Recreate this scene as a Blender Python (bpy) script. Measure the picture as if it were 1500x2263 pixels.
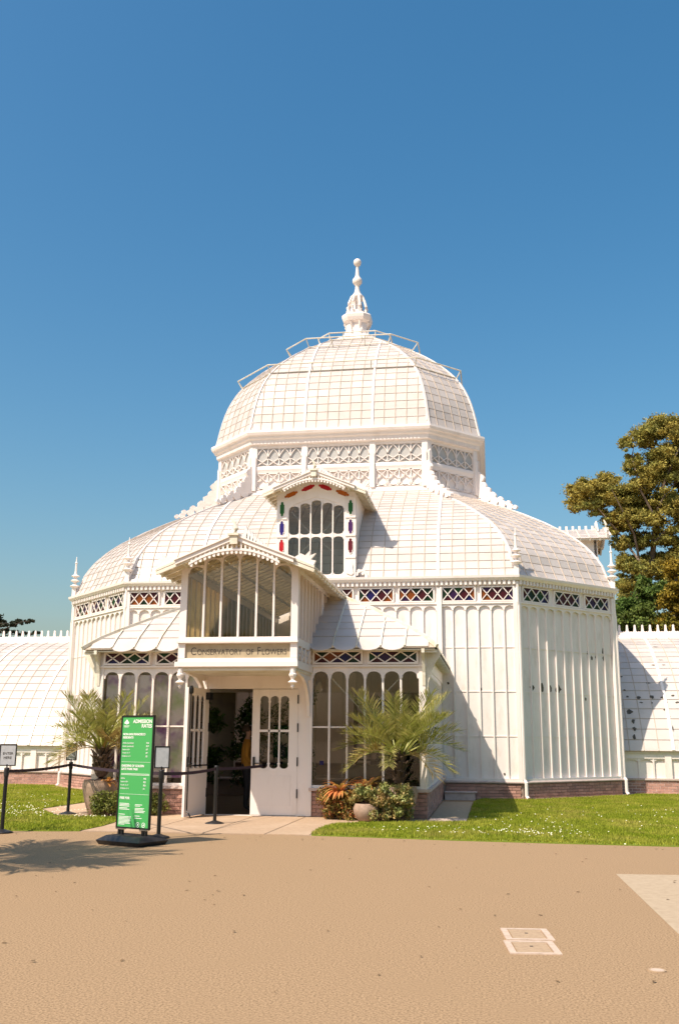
import bpy, math, random
import numpy as np
from mathutils import Vector, Matrix
random.seed(7); rng = np.random.default_rng(7)
for o in list(bpy.data.objects): bpy.data.objects.remove(o)
scn = bpy.context.scene
COL = scn.collection
R = math.radians
# ------------------------------------------------------------------ camera, sky, sun, exposure
CAM = Vector((4.61276, -25.81696, 1.50694))
FWD = Vector((-0.1486982, 0.96276241, 0.22578173)); RGT = Vector((0.98850064, 0.15106007, 0.0068797)); UPV = Vector((0.02748309, -0.22420839, 0.97415362))
FPX = 2148.0728
cd = bpy.data.cameras.new('camera'); cam = bpy.data.objects.new('camera', cd); COL.objects.link(cam)
m3 = Matrix((RGT, UPV, -FWD)).transposed()
cam.matrix_world = Matrix.Translation(CAM) @ m3.to_4x4()
cd.sensor_fit = 'VERTICAL'; cd.sensor_height = 36; cd.sensor_width = 24; cd.lens = 34.1717; cd.clip_end = 2000; cd.clip_start = .1
scn.camera = cam
SUNV = Vector((-.47, -.61, 1.0)).normalized()           # towards the sun
wd = bpy.data.worlds.new('World'); scn.world = wd; wd.use_nodes = True
nt = wd.node_tree; bg = nt.nodes['Background']
sky = nt.nodes.new('ShaderNodeTexSky'); sky.sky_type = 'NISHITA'; sky.sun_disc = False
sky.sun_elevation = math.asin(SUNV.z); sky.sun_rotation = math.atan2(SUNV.x, SUNV.y)
sky.air_density = 1.45; sky.dust_density = 2.8; sky.ozone_density = 3.6
hsv = nt.nodes.new('ShaderNodeHueSaturation'); hsv.inputs['Saturation'].default_value = 1.36; hsv.inputs['Hue'].default_value = .492; nt.links.new(sky.outputs[0], hsv.inputs['Color']); nt.links.new(hsv.outputs[0], bg.inputs[0]); bg.inputs[1].default_value = .09
sl = bpy.data.lights.new('sun', 'SUN'); sl.energy = 3.9; sl.angle = R(.5); sl.color = (1, .87, .72)
so = bpy.data.objects.new('sun', sl); COL.objects.link(so); so.rotation_euler = (-SUNV).to_track_quat('-Z', 'Y').to_euler(); so.location = (-20, -30, 40)
scn.view_settings.view_transform = 'Standard'; scn.view_settings.look = 'None'; scn.view_settings.gamma = 1; scn.view_settings.use_curve_mapping = False
scn.view_settings.exposure = .68
scn.render.engine = 'CYCLES'
def pix(u, v): return (FWD + RGT * ((u - 750) / FPX) - UPV * ((v - 1131.5) / FPX))
def at_y(u, v, y): d = pix(u, v); return CAM + d * ((y - CAM.y) / d.y)
def proj(p):
    d = Vector(p) - CAM; z = d.dot(FWD)
    return (750 + FPX * d.dot(RGT) / z, 1131.5 - FPX * d.dot(UPV) / z, z)
# ------------------------------------------------------------------ materials
MATS = {}
def mat(name, c1, c2=None, scale=3.0, lo=.45, hi=.7, rough=.6, bump=0, bscale=60, isl=0, spec=.4, transl=0, metal=0, stretch=(1, 1, 1), c3=None, s3=.6, detail=6):
    m = bpy.data.materials.new(name); m.use_nodes = True; N = m.node_tree.nodes; L = m.node_tree.links
    p = N['Principled BSDF']; p.inputs['Roughness'].default_value = rough; p.inputs['Metallic'].default_value = metal
    p.inputs['Specular IOR Level'].default_value = spec
    geo = N.new('ShaderNodeNewGeometry'); mp = N.new('ShaderNodeMapping'); mp.inputs['Scale'].default_value = stretch
    L.new(geo.outputs['Position'], mp.inputs[0])
    rgb = N.new('ShaderNodeRGB'); rgb.outputs[0].default_value = (*c1, 1); out = rgb.outputs[0]
    def layer(out, col, sc, lo, hi):
        nz = N.new('ShaderNodeTexNoise'); nz.inputs['Scale'].default_value = sc; nz.inputs['Detail'].default_value = detail; nz.inputs['Roughness'].default_value = .65
        L.new(mp.outputs[0], nz.inputs['Vector'])
        rp = N.new('ShaderNodeMapRange'); rp.inputs[1].default_value = lo; rp.inputs[2].default_value = hi; L.new(nz.outputs['Fac'], rp.inputs[0])
        mx = N.new('ShaderNodeMix'); mx.data_type = 'RGBA'; L.new(rp.outputs[0], mx.inputs[0]); L.new(out, mx.inputs[6]); mx.inputs[7].default_value = (*col, 1)
        return mx.outputs[2]
    if c2: out = layer(out, c2, scale, lo, hi)
    if c3: out = layer(out, c3, s3, .5, .75)
    if isl:
        mr = N.new('ShaderNodeMapRange'); mr.inputs[3].default_value = 1 - isl; mr.inputs[4].default_value = 1 + isl
        L.new(geo.outputs['Random Per Island'], mr.inputs[0])
        hs = N.new('ShaderNodeHueSaturation'); L.new(mr.outputs[0], hs.inputs['Value']); L.new(out, hs.inputs['Color']); out = hs.outputs[0]
    L.new(out, p.inputs['Base Color'])
    if bump:
        nb = N.new('ShaderNodeTexNoise'); nb.inputs['Scale'].default_value = bscale; nb.inputs['Detail'].default_value = 4; L.new(geo.outputs['Position'], nb.inputs['Vector'])
        b = N.new('ShaderNodeBump'); b.inputs['Strength'].default_value = bump; b.inputs['Distance'].default_value = .02; L.new(nb.outputs['Fac'], b.inputs['Height']); L.new(b.outputs[0], p.inputs['Normal'])
    if transl:
        t = N.new('ShaderNodeBsdfTranslucent'); L.new(out, t.inputs['Color']); ms = N.new('ShaderNodeMixShader'); ms.inputs[0].default_value = transl
        L.new(p.outputs[0], ms.inputs[1]); L.new(t.outputs[0], ms.inputs[2]); L.new(ms.outputs[0], N['Material Output'].inputs[0])
    MATS[name] = m; return m
def glassmat(name, tint, gloss=.1, rough=.02):
    m = bpy.data.materials.new(name); m.use_nodes = True; N = m.node_tree.nodes; L = m.node_tree.links
    tr = N.new('ShaderNodeBsdfTransparent'); tr.inputs[0].default_value = (*tint, 1)
    gl = N.new('ShaderNodeBsdfGlossy'); gl.inputs['Roughness'].default_value = rough
    fr = N.new('ShaderNodeFresnel'); fr.inputs[0].default_value = 1.45
    ms = N.new('ShaderNodeMixShader'); L.new(fr.outputs[0], ms.inputs[0]); L.new(tr.outputs[0], ms.inputs[1]); L.new(gl.outputs[0], ms.inputs[2]); L.new(ms.outputs[0], N['Material Output'].inputs[0])
    MATS[name] = m; return m
mat('white_paint', (.83, .75, .70), (.69, .60, .53), scale=2.2, lo=.52, hi=.85, rough=.45, bump=.08, bscale=25, isl=.03, stretch=(1, 1, .35))
mat('old_paint', (.74, .69, .58), (.5, .42, .27), scale=3.5, lo=.45, hi=.8, rough=.6, bump=.2, bscale=30)
mat('putty', (.54, .45, .37), (.45, .37, .30), scale=5, rough=.8)
mat('bay_pane', (.82, .77, .70), (.72, .66, .56), scale=3, rough=.4, isl=.05, transl=.6)
mat('roof_pane', (.83, .775, .735), (.73, .66, .60), scale=1.6, lo=.5, hi=.85, rough=.32, isl=.075, transl=.4, bump=.03, bscale=8)
mat('wall_pane', (.81, .73, .685), (.70, .61, .56), scale=1.4, lo=.5, hi=.85, rough=.4, isl=.055, bump=.06, bscale=6, stretch=(1, 1, .3), c3=(.66, .575, .51), s3=5)
mat('drum_pane', (.46, .45, .43), (.36, .35, .34), scale=2, rough=.3, isl=.08)
mat('lap_dirt', (.62, .53, .43), (.50, .41, .32), scale=4, rough=.8, transl=.7)
mat('bay_lining', (.70, .58, .38), (.56, .45, .27), scale=5, rough=.8, transl=.85)
mat('porch_lining', (.5, .42, .32), (.4, .32, .24), scale=4, rough=.8, transl=.08)
mat('peeled', (.05, .045, .03), (.16, .12, .08), scale=30, rough=.5)
mat('brick', (.44, .25, .195), (.35, .185, .145), scale=6, rough=.85, isl=.22, bump=.3, bscale=80, c3=(.42, .25, .2), s3=1.2)
mat('mortar', (.38, .29, .24), (.3, .22, .18), scale=20, rough=.9, bump=.2)
mat('stone_cap', (.58, .47, .42), (.46, .36, .32), scale=6, rough=.8)
for nme, c in (('maroon', (.085, .008, .014)), ('green', (.012, .075, .012)), ('blue', (.018, .012, .11)), ('orange', (.30, .075, .006)), ('red', (.32, .008, .012)), ('yellow', (.30, .13, .006)), ('purple', (.045, .012, .07)), ('dkgreen', (.008, .035, .008))):
    mat('glass_' + nme, tuple(x * .62 for x in c), tuple(x * .4 for x in c), scale=14, rough=.35, isl=.2, spec=.25)
    mat('light_' + nme, tuple(min(.6, x * 1.5) for x in c), tuple(x for x in c), scale=14, rough=.35, spec=.25)
glassmat('clear_glass', (.95, .95, .91)); glassmat('dark_glass', (.88, .88, .84))
mat('black_plastic', (.018, .017, .018), (.03, .028, .03), scale=30, rough=.45, bump=.1, bscale=200)
mat('black_metal', (.02, .02, .02), rough=.35, metal=.3)
mat('chrome', (.6, .6, .6), rough=.2, metal=1)
mat('belt', (.035, .018, .03), rough=.8)
mat('sign_green', (.065, .36, .10), rough=.45, spec=.3)
mat('print_white', (.82, .82, .78), rough=.6)
mat('paper', (.44, .45, .47), (.36, .38, .40), scale=12, rough=.5)
mat('ink', (.06, .05, .04), rough=.7)
mat('sign_board', (.42, .34, .22), (.34, .27, .17), scale=6, rough=.6)
mat('asphalt', (.415, .28, .16), (.12, .078, .043), scale=64, lo=.40, hi=.70, rough=.92, bump=.1, bscale=300, c3=(.31, .208, .118), s3=1.1, spec=.2, detail=8)
mat('concrete', (.46, .33, .225), (.37, .26, .17), scale=14, lo=.4, hi=.75, rough=.9, bump=.25, bscale=140, c3=(.51, .38, .27), s3=.9, spec=.2)
mat('pale_concrete', (.44, .345, .24), (.36, .275, .185), scale=12, lo=.4, hi=.75, rough=.9, bump=.2, bscale=120, spec=.2)
mat('cover_rim', (.55, .43, .34), (.42, .32, .24), scale=18, rough=.85, bump=.2)
mat('cover_lid', (.42, .30, .19), (.32, .22, .14), scale=25, rough=.85, bump=.3)
mat('litter', (.14, .085, .04), (.3, .22, .12), scale=3, rough=.9, isl=.4)
mat('soil', (.055, .04, .02), (.09, .07, .03), scale=12, rough=.95, bump=.4)
mat('turf', (.15, .20, .015), (.21, .25, .03), scale=2.5, rough=.95, bump=.5, bscale=60)
mat('grass', (.25, .30, .02), (.38, .38, .05), scale=1.1, lo=.42, hi=.62, rough=.6, isl=.4, transl=.35, spec=.2, c3=(.46, .38, .10), s3=.9)
mat('daisy', (.72, .70, .52), rough=.7)
mat('frond', (.31, .34, .07), (.48, .45, .15), scale=7, lo=.45, hi=.65, rough=.5, isl=.35, transl=.4)
def tipmat(m, tip):
    N = m.node_tree.nodes; L = m.node_tree.links; at = N.new('ShaderNodeAttribute'); at.attribute_name = 'tip'; p = N['Principled BSDF']
    src = p.inputs['Base Color'].links[0].from_socket; pw = N.new('ShaderNodeMath'); pw.operation = 'POWER'; pw.inputs[1].default_value = 1.6; L.new(at.outputs['Fac'], pw.inputs[0])
    mx = N.new('ShaderNodeMix'); mx.data_type = 'RGBA'; L.new(pw.outputs[0], mx.inputs[0]); L.new(src, mx.inputs[6]); mx.inputs[7].default_value = (*tip, 1); L.new(mx.outputs[2], p.inputs['Base Color'])
tipmat(MATS['frond'], (.52, .42, .18))
mat('dry_frond', (.36, .26, .09), (.26, .2, .07), scale=7, rough=.6, isl=.3, transl=.3)
mat('palm_bark', (.085, .055, .035), (.16, .10, .07), scale=18, rough=.9, bump=.6, bscale=50, isl=.3)
mat('pot_clay', (.36, .25, .185), (.25, .17, .12), scale=7, rough=.75, bump=.25, bscale=60)
mat('shrub', (.16, .19, .035), (.26, .23, .05), scale=9, rough=.55, isl=.4, transl=.25)
mat('succulent', (.25, .27, .08), (.48, .27, .11), scale=6, rough=.5, isl=.35, transl=.2)
mat('red_shrub', (.20, .19, .04), (.38, .11, .04), scale=14, lo=.45, hi=.6, rough=.5, isl=.4, transl=.25)
mat('bromeliad', (.62, .22, .08), (.34, .30, .06), scale=5, lo=.4, hi=.65, rough=.4, isl=.35, transl=.3)
mat('tree_leaf', (.21, .215, .05), (.40, .32, .07), scale=.5, lo=.4, hi=.6, rough=.6, isl=.5, transl=.25, spec=.2)
mat('bush_leaf', (.09, .15, .03), (.17, .20, .04), scale=.6, rough=.6, isl=.5, transl=.25, spec=.2)
mat('amber_leaf', (.28, .19, .02), (.15, .15, .02), scale=.7, rough=.6, isl=.5, transl=.25, spec=.2)
mat('dark_bark', (.05, .04, .03), rough=.9)
mat('dark_leaf', (.025, .035, .015), (.05, .05, .02), scale=.6, rough=.7, isl=.4, transl=.1)
mat('tree_bark', (.20, .15, .11), (.11, .08, .055), scale=2, rough=.9, bump=.5, bscale=12)
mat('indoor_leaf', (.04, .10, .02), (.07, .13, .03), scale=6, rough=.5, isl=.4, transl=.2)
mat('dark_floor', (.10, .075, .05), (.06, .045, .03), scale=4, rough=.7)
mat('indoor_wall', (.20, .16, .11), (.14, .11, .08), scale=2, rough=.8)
mat('jacket', (.42, .20, .025), (.34, .15, .02), scale=9, rough=.85, bump=.2)
mat('trousers', (.025, .025, .03), rough=.85)
mat('skin', (.42, .24, .17), rough=.55)
mat('hair', (.04, .025, .015), rough=.6)
mat('banner_film', (.88, .76, .80), (.34, .12, .40), scale=1.5, lo=.48, hi=.62, rough=.35, c3=(.50, .60, .26), s3=1.9, detail=3)
# ------------------------------------------------------------------ object helpers
ORG = {}
class MB:
    def __init__(s, T=None): s.v = []; s.f = []; s.T = T
    def P(s, *p):
        s.v.append(s.T(*p) if s.T else tuple(p)); return len(s.v) - 1
    def face(s, pts): s.f.append([s.P(*p) for p in pts])
    def box(s, a, b):
        (x0, y0, z0), (x1, y1, z1) = a, b
        i = [s.P(x, y, z) for x, y, z in ((x0, y0, z0), (x1, y0, z0), (x1, y1, z0), (x0, y1, z0), (x0, y0, z1), (x1, y0, z1), (x1, y1, z1), (x0, y1, z1))]
        for q in ((0, 3, 2, 1), (4, 5, 6, 7), (0, 1, 5, 4), (1, 2, 6, 5), (2, 3, 7, 6), (3, 0, 4, 7)): s.f.append([i[k] for k in q])
        return s
    def prism(s, poly, d0, d1):          # poly of (s, z) extruded along d (second local axis)
        n = len(poly); a = [s.P(p[0], d0, p[1]) for p in poly]; b = [s.P(p[0], d1, p[1]) for p in poly]
        s.f.append(a[::-1]); s.f.append(b)
        for i in range(n): j = (i + 1) % n; s.f.append([a[i], a[j], b[j], b[i]])
        return s
    def slab(s, poly, z0, z1):           # poly of (x, y) extruded in z
        n = len(poly); a = [s.P(p[0], p[1], z0) for p in poly]; b = [s.P(p[0], p[1], z1) for p in poly]
        s.f.append(a[::-1]); s.f.append(b)
        for i in range(n): j = (i + 1) % n; s.f.append([a[i], a[j], b[j], b[i]])
        return s
    def bar(s, p, q, w, h, up=(0, 0, 1)):   # box beam between two world points
        p = Vector(p); q = Vector(q); t = (q - p).normalized(); up = Vector(up)
        a = t.cross(up)
        if a.length < 1e-3: a = t.cross(Vector((1, 0, 0)))
        a.normalize(); b = a.cross(t).normalized(); i = []
        for c in (p, q):
            for x, y in ((-w / 2, -h / 2), (w / 2, -h / 2), (w / 2, h / 2), (-w / 2, h / 2)): i.append(s.P(*(c + a * x + b * y)))
        for k in ((0, 1, 2, 3), (7, 6, 5, 4), (0, 4, 5, 1), (1, 5, 6, 2), (2, 6, 7, 3), (3, 7, 4, 0)): s.f.append([i[x] for x in k])
        return s
    def tube(s, pts, rad, n=8, cap=True):
        pts = [Vector(p) for p in pts]; rings = []
        for k, p in enumerate(pts):
            t = (pts[min(k + 1, len(pts) - 1)] - pts[max(k - 1, 0)]).normalized()
            a = t.cross(Vector((0, 0, 1)))
            if a.length < .05: a = t.cross(Vector((1, 0, 0)))
            a.normalize(); b = t.cross(a); r = rad[k] if isinstance(rad, (list, tuple)) else rad
            rings.append([s.P(*(p + a * (r * math.cos(2 * math.pi * i / n)) + b * (r * math.sin(2 * math.pi * i / n)))) for i in range(n)])
        for A, B in zip(rings, rings[1:]):
            for i in range(n): j = (i + 1) % n; s.f.append([A[i], A[j], B[j], B[i]])
        if cap: s.f.append(rings[0][::-1]); s.f.append(rings[-1])
        return s
    def lathe(s, prof, c, n=16):
        rings = [[s.P(c[0] + r * math.cos(2 * math.pi * i / n), c[1] + r * math.sin(2 * math.pi * i / n), c[2] + z) for i in range(n)] for r, z in prof]
        for A, B in zip(rings, rings[1:]):
            for i in range(n): j = (i + 1) % n; s.f.append([A[i], A[j], B[j], B[i]])
        s.f.append(rings[0][::-1]); s.f.append(rings[-1]); return s
    def strip(s, pts, nrm, side, w, h):     # rail following a polyline on a surface
        rings = []
        for p, n in zip(pts, nrm):
            p = Vector(p); n = Vector(n); sd = Vector(side)
            rings.append([s.P(*(p + sd * a + n * b)) for a, b in ((-w / 2, -.01), (w / 2, -.01), (w / 2, h), (-w / 2, h))])
        for A, B in zip(rings, rings[1:]):
            for i in range(4): j = (i + 1) % 4; s.f.append([A[i], A[j], B[j], B[i]])
        if len(rings) > 1: s.f.append(rings[0][::-1]); s.f.append(rings[-1])
        return s
    def build(s, name, m, parent=None, smooth=False, **kw):
        v = np.array(s.v, float); c = (v.min(0) + v.max(0)) / 2
        if kw.pop('base', False): c[2] = v[:, 2].min()
        me = bpy.data.meshes.new(name); me.from_pydata((v - c).tolist(), [], s.f)
        me.materials.append(MATS[m]); me.validate(); me.update()
        if smooth: me.polygons.foreach_set('use_smooth', [True] * len(me.polygons))
        return place(name, me, c, parent, **kw)
def place(name, me, c, parent=None, rot=None, **kw):
    o = bpy.data.objects.new(name, me); COL.objects.link(o); c = Vector(c)
    ORG[o.name] = c
    if parent: o.parent = parent; o.location = c - ORG[parent.name]
    else: o.location = c
    if rot is not None: o.rotation_euler = rot
    for k, x in kw.items(): o[k] = x
    return o
def empty(name, loc, label, cat, group=None):
    o = place(name, None, loc); o['label'] = label; o['category'] = cat; o.empty_display_size = .2
    if group: o['group'] = group
    return o
def npmesh(name, V, F, m):
    me = bpy.data.meshes.new(name); n = len(F); k = F.shape[1]
    me.vertices.add(len(V)); me.vertices.foreach_set('co', np.asarray(V, np.float32).ravel())
    me.loops.add(n * k); me.loops.foreach_set('vertex_index', F.astype(np.int32).ravel())
    me.polygons.add(n); me.polygons.foreach_set('loop_start', np.arange(0, n * k, k, dtype=np.int32)); me.polygons.foreach_set('loop_total', np.full(n, k, np.int32))
    me.materials.append(MATS[m]); me.update(); me.validate(); return me
def text(body, size, m, parent, p, right, up, align='LEFT', name='lettering', off=.0, width=1.0, space=1.0):
    cu = bpy.data.curves.new('t', 'FONT'); cu.body = body; cu.size = size; cu.align_x = align; cu.extrude = .001; cu.offset = off; cu.space_character = space
    t = bpy.data.objects.new('t', cu); COL.objects.link(t)
    me = bpy.data.meshes.new_from_object(t.evaluated_get(bpy.context.evaluated_depsgraph_get())); bpy.data.objects.remove(t); bpy.data.curves.remove(cu)
    right = Vector(right).normalized(); up = Vector(up).normalized(); nn = right.cross(up)
    mw = Matrix((right * width, up, nn)).transposed().to_4x4(); me.transform(mw); me.materials.clear(); me.materials.append(MATS[m])
    return place(name, me, p, parent)
class Fr:
    def __init__(s, o, u, n): s.o = Vector((*o, 0)); s.u = Vector((*u, 0)); s.n = Vector((*n, 0))
    def __call__(s, a, d, z): q = s.o + s.u * a + s.n * d; return (q.x, q.y, z)
    def V(s, a, d, z): return Vector(s(a, d, z))
def arch(s0, s1, zb, zt, rise, up=True, m=.0, n=8):
    """spandrel piece over (or under) one round-headed light between s0 and s1"""
    pts = [(s0, zt), (s0, zb)] if up else [(s0, zt), (s0, zb)]
    a = [(s0 + m + (s1 - s0 - 2 * m) * (1 - math.cos(math.pi * i / n)) / 2, zb + (rise if up else -rise) * math.sin(math.pi * i / n) ** .75) for i in range(n + 1)]
    return pts + a + [(s1, zb), (s1, zt)]
# ------------------------------------------------------------------ the setting: ground, paths, lawns
def struct(o): o['kind'] = 'structure'; return o
g = MB(); g.face([(-500, -300, 0), (500, -300, 0), (500, 700, 0), (-500, 700, 0)]); struct(g.build('ground', 'asphalt'))
LR = [(1.77, -10.08), (1.72, -9.4), (1.74, -8.6), (1.86, -8.05), (2.26, -7.74), (2.74, -7.6), (4.12, -7.12), (4.14, -1.3), (4.3, -.22), (5.45, -.22), (8.3, 2.62), (8.55, 3.32), (20, 3.32), (20, -10.9), (7.2, -10.52), (5.3, -10.44), (4, -10.35), (2.6, -10.16)]
LL = [(-2.0, -10.2), (-1.96, -9.4), (-2.02, -8.7), (-2.2, -7.97), (-2.5, -7.66), (-3.6, -7.48), (-4.75, -5.9), (-4.62, -1.0), (-5.5, -.22), (-8.3, 2.62), (-8.6, 3.32), (-21, 3.32), (-21, -11), (-3.3, -10.4), (-2.5, -10.33)]
for nm, poly in (('lawn_right', LR), ('lawn_left', LL)): MB().slab(poly, -.05, .016).build(nm, 'turf', kind='structure')
path = struct(MB().slab([(-2.0, -10.18), (1.8, -10.05), (1.74, -8.6), (1.9, -8.05), (2.26, -7.7), (4.1, -7.1), (4.1, -6.5), (-3.4, -6.5), (-4.6, -5.9), (-3.6, -7.46), (-2.5, -7.64), (-2.2, -7.95), (-2.02, -8.7)], -.05, .004).build('entrance_path', 'mortar'))
def slabs(parent, polys, mm='concrete', h=.012):
    for p in polys: MB().slab(p, -.04, h).build('paving_slab', mm, parent)
slabs(path, [[(-1.97, -10.16), (-1.02, -10.13), (-1.02, -6.57), (-2.3, -6.57), (-2.48, -7.62), (-2.18, -7.95), (-2.0, -8.7), (-1.94, -9.4)], [(-1.0, -10.13), (.03, -10.1), (.03, -8.3), (-1.0, -8.3)], [(-1.0, -8.28), (.03, -8.28), (.03, -6.57), (-1.0, -6.57)], [(.05, -10.1), (1.02, -10.08), (1.02, -6.57), (.05, -6.57)], [(1.04, -10.08), (1.74, -10.05), (1.69, -9.4), (1.71, -8.6), (1.83, -8.03), (2.2, -7.72), (2.2, -6.57), (1.04, -6.57)], [(2.22, -7.71), (2.74, -7.58), (4.1, -7.1), (4.1, -6.57), (2.22, -6.57)]])
ld = MB().slab([(3.4, -6.55), (4.1, -6.55), (4.1, -1.3), (3.4, -1.3)], -.04, .014).build('side_landing', 'pale_concrete'); struct(ld)
for z0, y in ((.012, -6.98), (.02, -6.78)): MB().box((3.42, y - .07, 0), (4.1, y + .07, z0 + .02)).build('edging_stone', 'stone_cap', ld)
struct(MB().slab([(-3.38, -6.55), (-3.38, -1), (-4.55, -1.0), (-4.68, -5.85), (-3.6, -7.3), (-2.5, -7.55), (-2.5, -6.55)], -.04, .011).build('side_path', 'concrete'))
struct(MB().slab([(5.97, -13.7), (9.5, -13.4), (9.5, -20), (6.1, -20), (6.03, -17.2), (6.0, -15.4)], -.05, .005).build('concrete_pad', 'pale_concrete'))
ms = MB()
for sg in (1, -1):
    q = [(4.2 * sg, -.2), (5.44 * sg, -.2), (8.28 * sg, 2.64), (8.5 * sg, 3.42), (20 * sg, 3.42)]; q2 = [(4.2 * sg, .1), (5.3 * sg, .1), (8.1 * sg, 2.9), (8.2 * sg, 3.7), (20 * sg, 3.7)]
    for i in range(4): ms.slab([q[i], q[i + 1], q2[i + 1], q2[i]][::sg], -.03, .03)
struct(ms.build('mowing_strip', 'concrete'))
def inpoly(X, Y, poly):
    ins = np.zeros(len(X), bool); j = len(poly) - 1
    for i in range(len(poly)):
        xi, yi = poly[i]; xj, yj = poly[j]
        ins ^= ((yi > Y) != (yj > Y)) & (X < (xj - xi) * (Y - yi) / (yj - yi + 1e-12) + xi); j = i
    return ins
def grass(poly, x0, x1, y0, y1, n, label):
    X = rng.uniform(x0, x1, n); Y = rng.uniform(y0, y1, n); k = inpoly(X, Y, poly); X = X[k]; Y = Y[k]; n = len(X)
    patch = .7 + .5 * np.sin(X * 1.7 + 1.3 * np.sin(Y * 1.1)) * np.sin(Y * 2.1 + X * .6)
    h = rng.uniform(.02, .055, n) * (.75 + .35 * patch); a = rng.uniform(0, 2 * np.pi, n); w = rng.uniform(.006, .012, n); le = rng.uniform(0, .03, n); b = rng.uniform(0, 6.28, n)
    V = np.zeros((n, 3, 3)); V[:, 0] = np.stack([X - w * np.cos(a), Y - w * np.sin(a), np.full(n, .012)], 1); V[:, 1] = np.stack([X + w * np.cos(a), Y + w * np.sin(a), np.full(n, .012)], 1)
    V[:, 2] = np.stack([X + le * np.cos(b), Y + le * np.sin(b), .014 + h], 1)
    me = npmesh('grass', V.reshape(-1, 3), np.arange(3 * n).reshape(n, 3), 'grass')
    o = place('grass', me, (0, 0, 0)); o['kind'] = 'stuff'; o['label'] = label; o['category'] = 'grass'
grass(LR, 1.6, 10.5, -10.7, 3.4, 300000, 'sunlit green grass of the lawn beside the right planters')
grass(LL, -12.5, -1.9, -10.6, 3.4, 260000, 'green grass of the lawn beside the waist-high belt barriers')
def daisies(spots, label):
    V = []; F = []
    for cx, cy, sx, sy, n in spots:
        for _ in range(n):
            x = cx + rng.normal() * sx; y = cy + rng.normal() * sy; z = rng.uniform(.045, .07); r = rng.uniform(.006, .014); t = rng.uniform(-.5, .5); i = len(V)
            for k in range(6): V.append((x + r * math.cos(k * 1.047), y + r * math.sin(k * 1.047), z + r * .5 * math.sin(k * 1.047 + t)))
            F.append([i + k for k in range(6)])
    me = npmesh('daisies', np.array(V), np.array(F), 'daisy'); o = place('daisies', me, (0, 0, 0)); o['kind'] = 'stuff'; o['label'] = label; o['category'] = 'flowers'
daisies([(5.1, -9.3, .5, .35, 60), (4.2, -9.0, .6, .4, 28), (6.5, -7.5, 1.5, 1.5, 40), (5.3, -6.5, .6, .8, 20), (7.2, -4.2, 1.4, 1.5, 30), (3.2, -9.2, .4, .3, 16)], 'scattered white daisies in the lawn beside the right planters')
daisies([(-4.6, -6.9, .7, .6, 110), (-5.5, -5.8, .9, .8, 60), (-2.7, -7.85, .35, .06, 26), (-6.5, -3.5, 1.5, 1.5, 50)], 'white daisies in the lawn behind the belt barriers')
# ------------------------------------------------------------------ the conservatory
W1, C1 = 5.35, 2.76; YC = W1 + C1; W2, C2 = 2.82, 1.51
TN = math.tan(math.pi / 8); S2 = math.sqrt(.5)
CON = empty('conservatory', (0, YC, 0), 'white Victorian glass conservatory with octagonal dome and gabled entrance', 'conservatory')
def corners(w, c, o=0, k=1):       # eight plan corners, outward offset o
    w = w * k; c = c * k; a = w + o * TN; b = w + c + o
    return [(a, YC - b), (b, YC - a), (b, YC + a), (a, YC + b), (-a, YC + b), (-b, YC + a), (-b, YC - a), (-a, YC - b)]
def ring(mb, w, c, prof, close=False):
    rows = []
    for o, z in prof: rows.append([mb.P(x, y, z) for x, y in corners(w, c, o)])
    if close: rows.append(rows[0])
    for A, B in zip(rows, rows[1:]):
        for i in range(8): j = (i + 1) % 8; mb.f.append([A[i], A[j], B[j], B[i]])
    return mb
FF = Fr((0, 0), (1, 0), (0, -1)); FRt = Fr((W1 + C1 / 2, C1 / 2), (S2, S2), (S2, -S2)); FLf = Fr((-W1 - C1 / 2, C1 / 2), (S2, -S2), (-S2, -S2))
HC = C1 / S2 / 2                       # half length of a chamfer wall
# plinth of brick, stone cap, walls behind
def bricks(fr, s0, s1, z0, z1, d, parent):
    q = MB(fr); h = .075; r = 0; z = z0
    while z < z1 - .02:
        zz = min(z + h - .011, z1); s = s0 - (r % 2) * .11
        while s < s1:
            a, b = max(s, s0), min(s + .209, s1)
            if b - a > .03: q.box((a, d - .03, z), (b, d + random.uniform(-.003, .004), zz))
            s += .22
        z += h; r += 1
    o = q.build('brick_courses', 'brick', parent); o['kind'] = 'stuff'
pl = ring(MB(), W1, C1, [(-.2, 0), (-.004, 0), (-.004, .40), (-.2, .40)]).build('plinth', 'mortar', CON)
for fr, h in ((FRt, HC - .06), (FLf, HC - .06)): bricks(fr, -h, h, .01, .40, .03, pl)
for sg in (1, -1): bricks(FF, min(3.42 * sg, 5.3 * sg), max(3.42 * sg, 5.3 * sg), .01, .40, .03, pl)
ring(MB(), W1, C1, [(-.2, .402), (.07, .402), (.08, .43), (.06, .46), (-.2, .47)]).build('stone_coping', 'stone_cap', pl)
MB(FF).box((3.4, .03, .0), (4.15, .42, .17)).build('side_step', 'stone_cap', pl)
MB(FF).box((3.4, .02, .175), (4.2, .45, .2)).build('step_tread', 'stone_cap', pl)
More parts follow.
